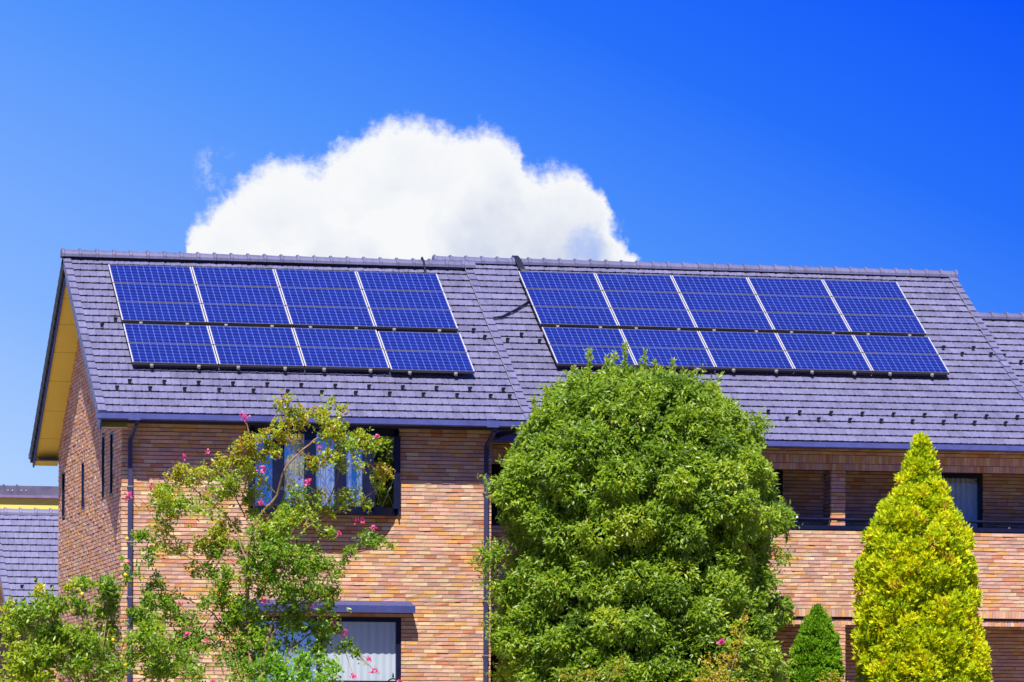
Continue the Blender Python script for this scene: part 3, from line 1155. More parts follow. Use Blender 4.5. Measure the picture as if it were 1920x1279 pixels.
# lintel over the balcony
ctop = 6.19
mb = MB()
soldiers(mb, front(YP), XP0, XP1, lz0, lz1 - .010)
soldiers(mb, front(YP), XP0, XP1, lz1, lz2 - .010)
bricks(mb, front(YP), XP0, XP1, lz2, ctop)
mb.box(XP0, XP1, YP, YP + .24, lz0 - .003, ctop, mi=1)
mb.build('lintel', [M['brick'], M['mortar']], rh)
# eave soffit, fascia, gutter
mb = MB()
mb.box(XP0, FARX, RE_Y + .16, YP + .3, ctop, ctop + .03)
mb.box(XP0, FARX, RE_Y + .13, RE_Y + .16, ctop - .03, RE_Z + .03)
mb.box(XP0, FARX, YP + .3, YK + .1, ctop - .005, ctop + .025)
mb.build('eave_board', M['dark'], rh)
gutter_run('gutter', XW + .02, FARX, RE_Y - 0.03, RE_Z + 0.015, rh)
# back wall of the balcony, both storeys
dxa0, dxa1 = at(1380, 900, YK).x, at(1467, 900, YK).x
dxb0, dxb1 = at(1755, 900, YK).x, at(1842, 900, YK).x
gxa0, gxa1 = at(1597, 1220, YK).x + .1, at(1780, 1220, YK).x
fl = sz0 + .25
dtop = 5.86
gtop = bz0 + .02
holes = [(dxa0, dxa1, fl, dtop), (dxb0, dxb1, fl, dtop), (gxa0, gxa1, GZ + .3, gtop), (7.4, 9.4, fl, dtop), (7.2, 8.8, GZ + .3, gtop)]
mb = MB()
bricks(mb, front(YK), XP0, 21.0, fl - .05, ctop, holes)
bricks(mb, front(YK), XP0, 21.0, 0.9, gtop + .06, holes)
mortar(mb, front(YK), XP0, FARX, GZ, ctop, holes)
mb.build('back_wall', [M['brick'], M['mortar']], rh)
# columns
cxa, cxb = at(1559, 930, YP + .06).x, at(1583, 930, YP + .06).x


def column(name, xa, xb, ya, yb, za, zb):
    mb = MB()
    bricks(mb, front(ya), xa - .01, xb + .01, za, zb)
    bricks(mb, left_side(xa), ya, yb, za, zb)
    bricks(mb, right_side(xb), ya, yb, za, zb)
    mb.box(xa, xb, ya, yb, za, zb, mi=1)
    return mb.build(name, [M['brick'], M['mortar']], rh)


column('column', cxa, cxb, YP + .06, YP + .56, fl, lz0)
gc0, gc1 = at(1566, 1220, YP + .06).x, at(1583, 1220, YP + .06).x
column('column', gc0 - .05, gc1, YP + .06, YP + .5, GZ, bz0)
# doors in the recess
for (a, b, c, d, gl) in ((dxa0, dxa1, fl, dtop, 'glass2'), (dxb0, dxb1, fl, dtop, 'glass2'), (gxa0, gxa1, GZ + .3, gtop, 'glass2'), (7.4, 9.4, fl, dtop, 'glass2'), (7.2, 8.8, GZ + .3, gtop, 'glass2')):
    mb = MB()
    fw = 0.085
    for q in ((a, a + fw, c, d), (b - fw, b, c, d), (a + fw, b - fw, d - fw, d), (a + fw, b - fw, c, c + fw)):
        mb.box(q[0], q[1], YK - .03, YK + .05, q[2], q[3])
    dr_ = mb.build('balcony_door', M['navy'], rh)
    mb = MB()
    sheet(mb, a + fw, b - fw, YK, c + fw, d - fw)
    mb.build('pane', M[gl], dr_)
    mb = MB()
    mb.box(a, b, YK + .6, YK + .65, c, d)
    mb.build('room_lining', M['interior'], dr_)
curtain('curtain', [(dxb0 + .05, YK + .14), (dxb1 - .05, YK + .14)], fl, dtop - .02, 'grey blue curtain in the balcony door right of the golden conifer tip', 0.02, 0.1)
curtain('curtain', [(dxa0 + .05, YK + .14), (dxa1 - .05, YK + .14)], fl, dtop - .02, 'grey curtain in the balcony door between the green tree and brick column', 0.02, 0.1)
# balcony rail: navy coping ledge, handrail and small posts
mb = MB()
mb.box(XP0, XP1, YP - .03, YP + .16, pz1 + .004, pz1 + .085)
cope = mb.build('parapet_coping', M['navy'], rh)
mb = MB()
rzl = at(1500, 973, YP + .06).z
mb.tube([(XP0, YP + .05, rzl), (XP1, YP + .05, rzl)], 0.028, 10)
rail = mb.build('handrail', M['navy'], rh)
for x_ in (8.2, 9.9, 11.6, 13.3, 15.0, 16.7, at(1893, 980, YP + .05).x, 20.1):
    mb = MB()
    mb.box(x_ - .012, x_ + .012, YP + .04, YP + .06, pz1 + .085, rzl)
    mb.build('rail_post', M['navy'], rail)
for x_, z_ in ((at(1893, 993, YP).x, at(1893, 992, YP).z), (at(1495, 971, YP).x, at(1495, 971, YP).z + .02)):
    mb = MB()
    mb.box(x_ - .02, x_ + .02, YP + .02, YP + .038, z_ - .022, z_ + .022)
    mb.build('rail_fitting', M['white'], rail)

# snow guards on the right roof
gl_ = []
for i in range(17):
    gl_.append((7.9 + 0.632 * i, 1.115))
    gl_.append((7.58 + 0.632 * i, 0.835))
gl_ += [(17.324, 4.13), (17.956, 4.14), (17.642, 3.86), (18.25, 3.87), (8.654, 4.23), (8.327, 3.975), (8.969, 3.965)]
for x_, s_ in gl_:
    if x_ < RX1 - .1:
        snow_guard(SR, x_, s_ - .02, rroof)
for x_, s_ in ((18.62, 4.17), (18.9, 3.9), (18.8, .84), (19.3, 1.12)):
    snow_guard(ST, x_, s_, troof)

# ================================================================== solar panels
FR = 0.012


def make_panel():
    """One framed panel, origin at its lower left corner, lying in its own XY plane."""
    root = bpy.data.objects.new('solar_panel', None)
    root.empty_display_size = 0.2
    COL.objects.link(root)
    mb = MB()
    mb.box(FR, PW - FR, FR, PH - FR, -0.004, 0.0)
    cells = mb.build('cell_sheet', M['cells'], root)
    mb = MB()
    for (a, b, c, d) in ((0, PW, 0, FR), (0, PW, PH - FR * .8, PH), (0, FR * 1.5, FR, PH - FR * .8), (PW - FR * 1.5, PW, FR, PH - FR * .8)):
        mb.box(a, b, c, d, 0.0005, 0.004, mi=0 if b - a < .1 else 1)
        mb.box(a + .0005, b - .0005, c + .0005, d - .0005, -0.044, 0.0, mi=1)
    fr = mb.build('frame', [M['frame'], M['frameside']], root)
    return root


def clamp(root, x):
    mb = MB()
    mb.box(x - .03, x + .03, -.045, -.002, -.07, -.02)
    mb.tube([(x, -.02, -.045), (x, -.075, -.043)], [.032, .026], 8)
    mb.build('clamp', M['wire'], root).matrix_parent_inverse = Matrix.Identity(4)


MP = Matrix.Rotation(PITCH, 4, 'X')
proto = make_panel()
first = True
COLW = 1.6002


def copy_panel():
    r = proto.copy()
    COL.objects.link(r)
    for ch in list(proto.children):
        c_ = ch.copy()
        COL.objects.link(c_)
        c_.parent = r
        c_.matrix_parent_inverse = ch.matrix_parent_inverse.copy()
    return r


ORD = ['leftmost', 'second', 'third', 'fourth', 'fifth']
ROWN = ['top row', 'second row', 'third row', 'fourth row', 'bottom row']


def array(X_, Y_, Z_, ncol, where, group):
    global first
    for c_ in range(ncol):
        for r_ in range(5):
            d = (r_ + 1) * 0.8062 + (0.128 if r_ >= 3 else 0.0)
            if where == 'left' and c_ == 3 and r_ >= 3:
                d += 0.055
            if first:
                o = proto
            else:
                o = copy_panel()
            o.location = (X_ + c_ * COLW, Y_ - d * CP, Z_ - d * SP)
            o.rotation_euler = (PITCH, 0, 0)
            first = False
            colname = 'rightmost' if c_ == ncol - 1 else ORD[c_]
            side_ = 'the four column array above the bow window' if where == 'left' else 'the five column array behind the round tree'
            tag(o, f'blue solar panel, {ROWN[r_]}, {colname} column of {side_}', 'solar panel', group)
            panels.append((o, r_))


panels = []
array(0.310, 4.538, 9.552, 4, 'left', 'solar panels on the roof over the bow window')
array(9.078, 8.0315, 10.035, 5, 'right', 'solar panels on the roof behind the round tree')
for o, r_ in panels:
    if r_ in (2, 4):
        for x_ in (0.35, 1.22):
            clamp(o, x_)
# mounting rails under each array
for (X_, Y_, Z_, n, lab, lab2) in ((0.310, 4.538, 9.552, 4, 'above the bow window', 'left'), (9.078, 8.0315, 10.035, 5, 'behind the round tree', 'right')):
    for r_ in (2, 4):
        d = (r_ + 1) * 0.8062 + (0.128 if r_ >= 3 else 0.0)
        y_, z_ = Y_ - (d - .02) * CP, Z_ - (d - .02) * SP
        mb = MB()
        for q in (0.02, .75, 1.5):
            yy, zz = y_ + q * CP, z_ + q * SP
            a, b = Vector((X_ + .02, yy, zz)), Vector((X_ + n * COLW - .05, yy, zz))
            off = Vector((0, SP * .075, -CP * .075))
            mb.beam(a + off, b + off, .04, .055)
        o = mb.build('mounting_rail', M['dark'], loc=(X_, y_, z_))
        tag(o, f'dark metal rails carrying the {"upper three" if r_ == 2 else "lower two"} rows of solar panels {lab}', 'rail', 'mounting rails under the solar panels')

# ================================================================== cables
mb = MB()
pts_ = []
for (x_, s_) in ((9.40, 6.02), (9.233, 5.975), (9.011, 5.66), (8.744, 5.36), (8.416, 5.04), (8.12, 4.93), (7.85, 4.88), (7.6, 4.86)):
    pts_.append(SR(x_, s_, 0.06))
mb.tube(pts_, 0.020, 8)
mb.tube([(p[0] + .02, p[1] - .02, p[2] - .03) for p in pts_], 0.009, 6)
tag(mb.build('cable', M['cable'], smooth=True), 'black cable curving from the right array to the verge of the left roof', 'cable')
mb = MB()
for k in range(4):
    dx = k * 0.033
    mb.tube([(9.10 + dx, RR_Y + .14, RR_Z + .09), (9.12 + dx, RR_Y, RR_Z + .172), (9.15 + dx, RR_Y - .14, RR_Z + .09), SR(9.19 + dx, RSMAX - .30, .07), SR(9.27 + dx * .7, RSMAX - .62, .065)], 0.017, 7)
tag(mb.build('cable_bundle', M['cable'], smooth=True), 'bundle of black cables laid over the ridge beside the five column array', 'cable')
mb = MB()
mb.tube([(6.52, RIDGE_Y + .15, RIDGE_Z + .12), (6.52, RIDGE_Y, RIDGE_Z + .215), (6.525, RIDGE_Y - .15, RIDGE_Z + .12), S(6.53, SMAX - .3, .08), S(6.5, SMAX - .75, .07)], 0.021, 8)
tag(mb.build('cable', M['cable'], smooth=True), 'single black cable crossing the ridge at the top right of the four column array', 'cable')

# ================================================================== neighbour house at the left
nb = thing('neighbour_house', 'house with pale lavender roof and ochre upper wall half hidden at the far left', 'house', (-1.5, 12.5, GZ))
N_EY, N_EZ = 13.0, at(50, 1136, 13.0).z + .03
N_RY = 16.4
nS = slope_fn(N_EY, N_EZ)
nsm = (N_RY - N_EY) / CP
NX0 = at(12, 1125, 13.0).x
NX1 = 6.0
mb = MB()
roof_tiles(mb, nS, NX0 + .1, NX1, nsm, tw=.30)
mb.face([nS(NX0 + .03, 0.02, -0.03), nS(NX1, 0.02, -0.03), nS(NX1, nsm, -0.03), nS(NX0 + .03, nsm, -0.03)], (0.1,) * 3, 1)
nroof = mb.build('roof', [M['tile2'], M['dark'], M['edge']], nb)
mb = MB()
verge_tiles(mb, nS, NX0 - .03, NX0 + .115, nsm)
mb.build('verge_tiles', M['tile2'], nroof)
nrz = N_EZ + nsm * SP
mb = MB()
nSb = slope_fn(N_EY, N_EZ, True, N_RY)
verge_tiles(mb, nSb, NX0 - .03, NX0 + .115, nsm, 0.24)
mb.face([nSb(NX0, 0, .03), nSb(NX0, nsm, .03), nSb(NX1, nsm, .03), nSb(NX1, 0, .03)], (.5, .5, .5))
mb.build('back_slope', M['tile2'], nroof)
mb = MB()
ridge_caps(mb, NX0 - .03, NX1, N_RY, nrz - .02)
mb.build('ridge_cap', M['tile2'], nroof)
gutter_run('gutter', NX0 - .02, NX1, N_EY - .03, N_EZ + .015, nb)
mb = MB()
bt = lambda a, b: [nS(NX0 + .02, a, b), nS(NX0 + .05, a, b), nS(NX0 + .05, nsm, b), nS(NX0 + .02, nsm, b)]
mb.hexa(bt(-.02, -.3), bt(-.02, -.07))
mb.build('bargeboard', M['fascia'], nb)
mb = MB()
nSb = slope_fn(N_EY, N_EZ, True, N_RY)
for fn in (nS, nSb):
    for a_ in (-.29, -.275):
        mb.face([fn(NX0 + .05, 0, a_), fn(NX0 + .5, 0, a_), fn(NX0 + .5, nsm, a_), fn(NX0 + .05, nsm, a_)])
mb.box(NX0 + .05, NX0 + .5, N_EY + .1, N_EY + .5, N_EZ - .2, N_EZ - .17)
mb.build('soffit', M['ochre'], nb)
mb = MB()
bricks(mb, front(N_EY + .5), NX0 + .45, NX1 - .3, 0.5, N_EZ - .1)
mb.box(NX0 + .45, NX1 - .3, N_EY + .5, N_RY + 3.0, GZ, N_EZ - .1, mi=1)
mb.face([(NX0 + .45, N_EY + .5, N_EZ - .1), (NX0 + .45, N_RY, nrz - .35), (NX0 + .45, N_RY + 3, N_EZ - .1)], (.5, .33, .22))
mb.build('wall', [M['brick'], M['mortar']], nb)
# ochre upper wall and its dark capped ridge
UY = 17.4
uz0 = nrz - .6
uz1 = at(50, 934, UY).z
mb = MB()
mb.box(NX0 + .5, NX1, UY, UY + 3, nrz - 2.0, uz1)
mb.box(-8.0, NX0 + .5, UY, UY + 3, nrz - .25, uz1)
mb.build('upper_wall', M['ochre'], nb)
mb = MB()
mb.box(-8.05, NX1, UY - .10, UY + .03, uz1 + .002, at(50, 929, UY).z)
mb.build('upper_trim', M['mauve'], nb)
mb = MB()
cz0_, cz1_ = at(50, 929, UY).z + .002, at(50, 911, UY).z
mb.hexa([(-8.05, UY - .06, cz0_), (NX1, UY - .06, cz0_), (NX1, UY + 3, cz0_), (-8.05, UY + 3, cz0_)],
        [(-8.05, UY + .0, cz1_), (NX1, UY + .0, cz1_), (NX1, UY + 3, cz1_ - .5), (-8.05, UY + 3, cz1_ - .5)])
for i in range(28):
    x_ = -7.9 + i * .292
    mb.hexa([(x_, UY - .085, cz0_ - .01), (x_ + .03, UY - .085, cz0_ - .01), (x_ + .03, UY + .1, cz0_), (x_, UY + .1, cz0_)],
            [(x_, UY - .02, cz1_ + .025), (x_ + .03, UY - .02, cz1_ + .025), (x_ + .03, UY + .1, cz1_ + .025), (x_, UY + .1, cz1_ + .025)])
ucap = mb.build('upper_roof', M['capdark'], nb)
zc_ = (cz0_ + cz1_) / 2
for i in range(22, 28):
    for k in (.10, .20):
        x_ = -7.9 + i * .292 + k
        mb = MB()
        mb.box(x_ - .010, x_ + .010, UY - .05, UY - .028, zc_ - .010, zc_ + .010)
        mb.build('screw', M['white'], ucap)
for i, (x_, s_) in enumerate(((at(41, 1101, 13.5).x, .62), (at(68, 1089, 13.6).x, .90), (at(97, 1101, 13.5).x, .62))):
    snow_guard(nS, x_, s_, nroof)


# ================================================================== vegetation
def unit(v):
    return v / np.maximum(np.linalg.norm(v, axis=-1, keepdims=True), 1e-9)


def leaf_mesh(name, base, axis, length, width, rnd, material, parent, fold=0.25, droop=0.0, side=None):
    """One small folded leaf (two triangles along the midrib) per row."""
    n = len(base)
    a = unit(axis)
    if side is None:       # blades turn their upper face to the light
        side = np.array([0.18, 0.62, -0.78]) + rng.normal(size=(n, 3)) * 0.42
    b = unit(np.cross(a, side))
    nn = np.cross(a, b)
    L = length[:, None]
    W = width[:, None] / 2
    tip = base + a * L
    tip[:, 2] -= droop * length
    midp = base + a * L * 0.45
    v1 = midp + b * W + nn * W * fold
    v2 = midp - b * W + nn * W * fold
    V = np.stack([base, v1, tip, v2], 1).reshape(-1, 3).astype(np.float32)
    idx = np.arange(n) * 4
    T = np.stack([idx, idx + 1, idx + 2, idx, idx + 2, idx + 3], 1).reshape(-1).astype(np.int32)
    me = bpy.data.meshes.new(name)
    me.vertices.add(n * 4)
    me.vertices.foreach_set('co', V.ravel())
    me.loops.add(n * 6)
    me.loops.foreach_set('vertex_index', T)
    me.polygons.add(n * 2)
    me.polygons.foreach_set('loop_start', np.arange(n * 2, dtype=np.int32) * 3)
    at2 = me.attributes.new('rnd', 'FLOAT', 'FACE')
    at2.data.foreach_set('value', np.repeat(np.clip(rnd, 0, 1), 2).astype(np.float32))
    me.materials.append(material)
    me.update(calc_edges=True)
    o = bpy.data.objects.new(name, me)
    COL.objects.link(o)
    if parent is not None:
        o.parent = parent
        o.matrix_parent_inverse = Matrix.Translation(-parent_loc(parent))
    return o


def sprigs(cent, outw, n_leaf, L, W, spread=0.9, out=0.5, droop=-0.3, scatter=0.06, hue=0.5, hvar=0.16):
    """Leaves in rosettes round each sprig centre."""
    k = len(cent)
    base = np.repeat(cent, n_leaf, 0) + rng.normal(size=(k * n_leaf, 3)) * scatter
    ax = np.repeat(outw, n_leaf, 0) * out + unit(rng.normal(size=(k * n_leaf, 3))) * spread
    ax[:, 2] += droop
    ln = L * rng.uniform(0.7, 1.25, k * n_leaf)
    wd = W * rng.uniform(0.75, 1.2, k * n_leaf)
    h = np.repeat(np.clip(hue + rng.normal(size=k) * hvar, 0, 1), n_leaf) + rng.normal(size=k * n_leaf) * 0.07
    return base, ax, ln, wd, h


def cat_(parts):
    return [np.concatenate(q) for q in zip(*parts)]


def lobes_crown(lobes, per_area, n_leaf, L, W, centre_fn, **kw):
    """lobes: (x, y, z, r). Sprigs on each lobe's outer shell, facing away from the trunk axis."""
    parts = []
    for (x, y, z, r) in lobes:
        k = max(3, int(per_area * 4 * math.pi * r * r))
        d = unit(rng.normal(size=(k * 2, 3)))
        c = np.array([x, y, z])
        o_ = unit((c - centre_fn(c))[None, :])
        keep = (d @ o_[0]) > -0.35
        d = d[keep][:k]
        rad = r * rng.uniform(0.6, 1.05, (len(d), 1)) ** 0.6
        cent = c + d * rad * np.array([1, 1, 0.85])
        hv = rng.normal() * 0.12
        kk = dict(kw)
        kk['hue'] = kk.get('hue', 0.5) + hv
        parts.append(sprigs(cent, unit(d + o_ * 0.4), n_leaf, L, W, **kk))
    return cat_(parts)


# ---- the big round evergreen in front of the houses
TYc = -3.4
bt0 = at(1205, 1200, TYc)
tree = thing('broadleaf_tree', 'big round dark green broadleaf tree with glossy leaves between the two houses', 'tree', (bt0.x, TYc, -0.7))
profL = [(700, 1105, 1235), (722, 1062, 1290), (750, 1018, 1352), (785, 1000, 1392), (825, 985, 1408), (870, 935, 1428), (950, 930, 1462), (1000, 950, 1446),
         (1050, 960, 1430), (1100, 942, 1446), (1200, 936, 1456), (1290, 940, 1462), (1400, 960, 1455), (1500, 1010, 1410)]
zz_ = np.array([at(1200, y, TYc).z for y, a, b in profL])[::-1]
xl_ = np.array([at(a, y, TYc).x for y, a, b in profL])[::-1]
xr_ = np.array([at(b, y, TYc).x for y, a, b in profL])[::-1]


def big_r(z):
    return np.interp(z, zz_, xl_), np.interp(z, zz_, xr_)


lobes = []
tries = 0
ztop = zz_[-1]
while len(lobes) < 330 and tries < 40000:
    tries += 1
    z = rng.uniform(zz_[0] + .3, ztop)
    a, b = big_r(z)
    cxx, rr = (a + b) / 2, (b - a) / 2
    ph = rng.uniform(0, 2 * math.pi)
    r = rng.uniform(0.30, 0.62)
    if math.sin(ph) > 0.25 and rng.random() < 0.55:
        continue
    q = max(0.05, rr - r - 0.06) * rng.uniform(0.84, 1.05)
    p_ = np.array([cxx + math.cos(ph) * q, TYc + math.sin(ph) * q * 0.95, min(z, ztop - r * rng.uniform(.7, 1.1))])
    if any(np.linalg.norm(p_ - np.array(l_[:3])) < 0.66 * (r + l_[3]) for l_ in lobes):
        continue
    lobes.append((*p_, r))
for (x_, y_, dy_, r_) in ((1028, 778, -.3, .30), (1062, 748, .1, .28), (1110, 722, -.2, .26), (1175, 712, .0, .28), (1240, 720, -.3, .26), (1296, 738, .0, .28), (1345, 775, -.3, .30), (1385, 812, -.1, .28),
                         (1415, 822, .1, .17), (1002, 812, -.2, .26), (1452, 958, -.2, .30), (952, 905, -.4, .30), (1455, 1130, -.3, .28), (960, 1190, -.5, .32)):
    p_ = at(x_, y_ + 14, TYc + dy_)
    lobes.append((p_.x, p_.y, p_.z, r_))
axis_fn = lambda c: np.array([bt0.x, TYc, c[2] - 0.6])
P1 = lobes_crown(lobes, 74, 9, 0.102, 0.042, axis_fn, spread=0.85, out=0.55, droop=-0.35, scatter=0.035, hue=0.56)
# inner fill so the crown is not hollow
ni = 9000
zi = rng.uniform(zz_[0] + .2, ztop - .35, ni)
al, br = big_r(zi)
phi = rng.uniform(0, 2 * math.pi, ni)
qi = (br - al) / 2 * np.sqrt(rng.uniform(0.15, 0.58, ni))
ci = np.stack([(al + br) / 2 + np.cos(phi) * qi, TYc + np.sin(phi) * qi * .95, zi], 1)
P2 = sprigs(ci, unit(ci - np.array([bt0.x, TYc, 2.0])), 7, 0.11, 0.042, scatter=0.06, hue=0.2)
# thin upright shoots above the dome
shoots, spts = [], []
for (x_, yb_, yt_) in ((1075, 735, 690), (1106, 720, 655), (1140, 705, 668), (1152, 700, 662), (1173, 700, 645), (1210, 705, 660), (1228, 712, 676), (1262, 720, 675),
                       (1283, 735, 692), (1298, 735, 695), (1025, 760, 725), (1345, 770, 718), (1240, 710, 690), (1050, 745, 712), (1400, 815, 775), (1425, 830, 780), (1003, 790, 745), (1465, 965, 935), (1478, 985, 960)):
    y_ = TYc + rng.uniform(-.8, .8)
    a, b = at(x_ - 4, yb_ + 30, y_), at(x_, yt_, y_)
    spts.append((a, b))
    n = max(8, int((b.z - a.z) / 0.02))
    for j in range(n):
        shoots.append(a.lerp(b, j / n))
sh = np.array([tuple(p) for p in shoots])
P3 = sprigs(sh, np.tile(np.array([[0, 0, 1.0]]), (len(sh), 1)), 5, 0.085, 0.03, out=0.7, spread=0.8, droop=0.0, scatter=0.02, hue=0.8, hvar=.1)
# side sprigs that hang out at the left
ls = []
for (x_, y_, n) in ((912, 1035, 26), (925, 1050, 24), (905, 1055, 16), (935, 1025, 20), (918, 1085, 16), (930, 1110, 24), (925, 1165, 24), (1462, 985, 22), (1475, 970, 18), (1470, 1045, 20), (1425, 800, 30), (1415, 785, 20)):
    c = at(x_, y_, TYc - .3)
    ls.append(np.array(tuple(c)) + rng.normal(size=(n, 3)) * 0.075)
ls = np.concatenate(ls)
P4 = sprigs(ls, np.tile(np.array([[-.3, -.6, .2]]), (len(ls), 1)), 6, 0.095, 0.036, hue=0.6)
# single twigs that break the outline
tw_ = []
for q in range(230):
    x, y, z, r = lobes[int(rng.integers(0, len(lobes)))]
    d = unit(np.array([[x - bt0.x, (y - TYc) * .6, rng.uniform(-.2, 1.0)]]) + rng.normal(size=(1, 3)) * .35)[0]
    for k in np.linspace(.95, 1.0 + rng.uniform(.12, .26) / r, 6):
        tw_.append(np.array([x, y, z]) + d * r * k)
tw_ = np.array(tw_)
P5 = sprigs(tw_, np.tile(np.array([[0, -.2, .5]]), (len(tw_), 1)), 4, 0.092, 0.036, scatter=.025, hue=0.66)
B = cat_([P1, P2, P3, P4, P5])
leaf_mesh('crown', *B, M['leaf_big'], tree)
mb = MB()
tb = Vector((bt0.x, TYc, -0.7))
mb.tube([tb, tb + Vector((.05, 0, 1.4)), tb + Vector((0, .05, 3.2)), tb + Vector((.1, 0, 5.2)), tb + Vector((.0, 0, 7.2))], [.22, .18, .14, .09, .03], 10)
for l_ in lobes[::3]:
    e = Vector(l_[:3])
    s0 = tb + Vector((0, 0, max(1.2, (e.z + .7) * 0.62)))
    mb.tube([s0, s0.lerp(e, .5) + Vector((0, 0, .12)), e], [.05, .032, .012], 6)
for a, b in spts:
    mb.tube([a, b], [.008, .004], 4)
for (x0_, y0_, x1_, y1_) in ((955, 1115, 922, 1050), (1440, 1000, 1470, 980)):
    mb.tube([at(x0_, y0_, TYc - .2), at((x0_ + x1_) / 2, (y0_ + y1_) / 2 + 3, TYc - .3), at(x1_, y1_, TYc - .3)], [.014, .01, .006], 5)
mb.build('trunk', M['barkdark'], tree, smooth=True)


# ---- conifers
def conifer(name, label, prof, Yc, matl, n, L, W, hue, zb, seedlobes, lr=(0.10, 0.22)):
    zz = np.array([at(1700, y + 8, Yc).z for y, a, b in prof])[::-1]
    xl = np.array([at(a, y, Yc).x for y, a, b in prof])[::-1]
    xr = np.array([at(b, y, Yc).x for y, a, b in prof])[::-1]
    x0_ = float((xl[0] + xr[0]) / 2)
    t_ = thing(name, label, 'tree', (x0_, Yc, zb))
    lob, rad_l = [], []
    zs_ = rng.uniform(0, 1, seedlobes) ** 1.0 * (zz[-1] - zz[0]) + zz[0]
    for z in zs_:
        a, b = np.interp(z, zz, xl), np.interp(z, zz, xr)
        r0 = (b - a) / 2
        if rng.random() > 0.25 + 0.75 * r0 / ((xr[0] - xl[0]) / 2):
            continue
        ph = rng.uniform(0, 2 * math.pi)
        if math.sin(ph) > 0.35 and rng.random() < .5:
            continue
        r = rng.uniform(*lr) * (0.45 + 0.55 * r0 / ((xr[0] - xl[0]) / 2))
        q = max(0.0, r0 - r * .9 - L * .5) * rng.uniform(0.9, 1.06)
        lob.append((float((a + b) / 2 + math.cos(ph) * q), Yc + math.sin(ph) * q, float(min(z, zz[-1] - r * .5)), r))
    for q in range(7):      # the leader
        z = float(zz[-1] - 0.15 - q * 0.09)
        a, b = np.interp(z, zz, xl), np.interp(z, zz, xr)
        lob.append((float((a + b) / 2), Yc, z, max(0.05, float(b - a) * .42)))
    parts = []
    tot = sum(l_[3] ** 2 for l_ in lob)
    for (x, y, z, r) in lob:
        k = max(6, int(n * r * r / tot))
        c = np.array([x, y, z])
        o_ = unit(np.array([[x - x0_, y - Yc, 0.25]]))
        d = unit(rng.normal(size=(k, 3)) + o_ * 0.9)
        cent = c + d * r * rng.uniform(0.5, 1.05, (k, 1)) * np.array([1, 1, 1.15])
        up = np.tile(np.array([[0, 0, 0.75]]), (k, 1))
        # each tuft is a small flat fan of scales
        m_ = 4
        ax = np.repeat(unit(d * 0.8 + up + rng.normal(size=(k, 3)) * 0.25), m_, 0) + rng.normal(size=(k * m_, 3)) * 0.42
        base = np.repeat(cent, m_, 0) + rng.normal(size=(k * m_, 3)) * 0.012
        hv = rng.normal() * 0.10
        h = np.repeat(np.clip(hue + hv + rng.normal(size=k) * 0.16, 0, 1), m_)
        parts.append((base, ax, L * rng.uniform(.7, 1.3, k * m_), W * rng.uniform(.7, 1.3, k * m_), h))
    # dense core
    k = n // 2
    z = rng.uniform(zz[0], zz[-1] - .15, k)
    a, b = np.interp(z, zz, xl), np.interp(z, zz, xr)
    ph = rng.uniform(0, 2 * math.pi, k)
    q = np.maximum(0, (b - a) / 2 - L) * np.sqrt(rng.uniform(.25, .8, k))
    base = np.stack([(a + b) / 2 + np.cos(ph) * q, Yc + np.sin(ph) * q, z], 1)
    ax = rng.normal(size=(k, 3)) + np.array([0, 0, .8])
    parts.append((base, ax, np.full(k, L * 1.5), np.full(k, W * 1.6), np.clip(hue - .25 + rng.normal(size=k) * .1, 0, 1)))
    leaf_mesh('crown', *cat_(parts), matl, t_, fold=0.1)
    mb = MB()
    mb.tube([(x0_, Yc, zb), (x0_, Yc, zz[-1] - .3)], [.10, .015], 8)
    mb.build('trunk', M['barkdark'], t_)
    return t_


conifer('golden_conifer', 'tall pointed golden yellow conifer in front of the brick balcony',
        [(812, 1726, 1731), (830, 1713, 1745), (870, 1692, 1762), (910, 1670, 1778), (950, 1650, 1785), (980, 1630, 1806), (1010, 1622, 1820), (1050, 1612, 1824), (1100, 1608, 1828),
         (1150, 1610, 1838), (1200, 1606, 1846), (1250, 1604, 1852), (1290, 1606, 1853), (1400, 1612, 1850), (1480, 1640, 1830)], -0.7, M['leaf_gold'], 30000, 0.085, 0.040, 0.56, -0.4, 620, (0.13, 0.30))
conifer('green_conifer', 'small pointed deep green conifer beside the golden conifer',
        [(1135, 1528, 1538), (1157, 1510, 1556), (1182, 1498, 1569), (1207, 1487, 1575), (1250, 1479, 1580), (1290, 1475, 1584), (1380, 1478, 1582)], -0.5, M['leaf_dark'], 9000, 0.06, 0.028, 0.72, -0.35, 420, (0.08, 0.15))
conifer('young_conifer', 'tiny yellow green conifer tip in front of the left foot of the big round tree',
        [(1268, 986, 989), (1285, 980, 995), (1340, 970, 1005), (1420, 968, 1008)], -6.4, M['leaf_gold'], 2500, 0.05, 0.024, 0.3, -0.6, 160, (0.05, 0.09))


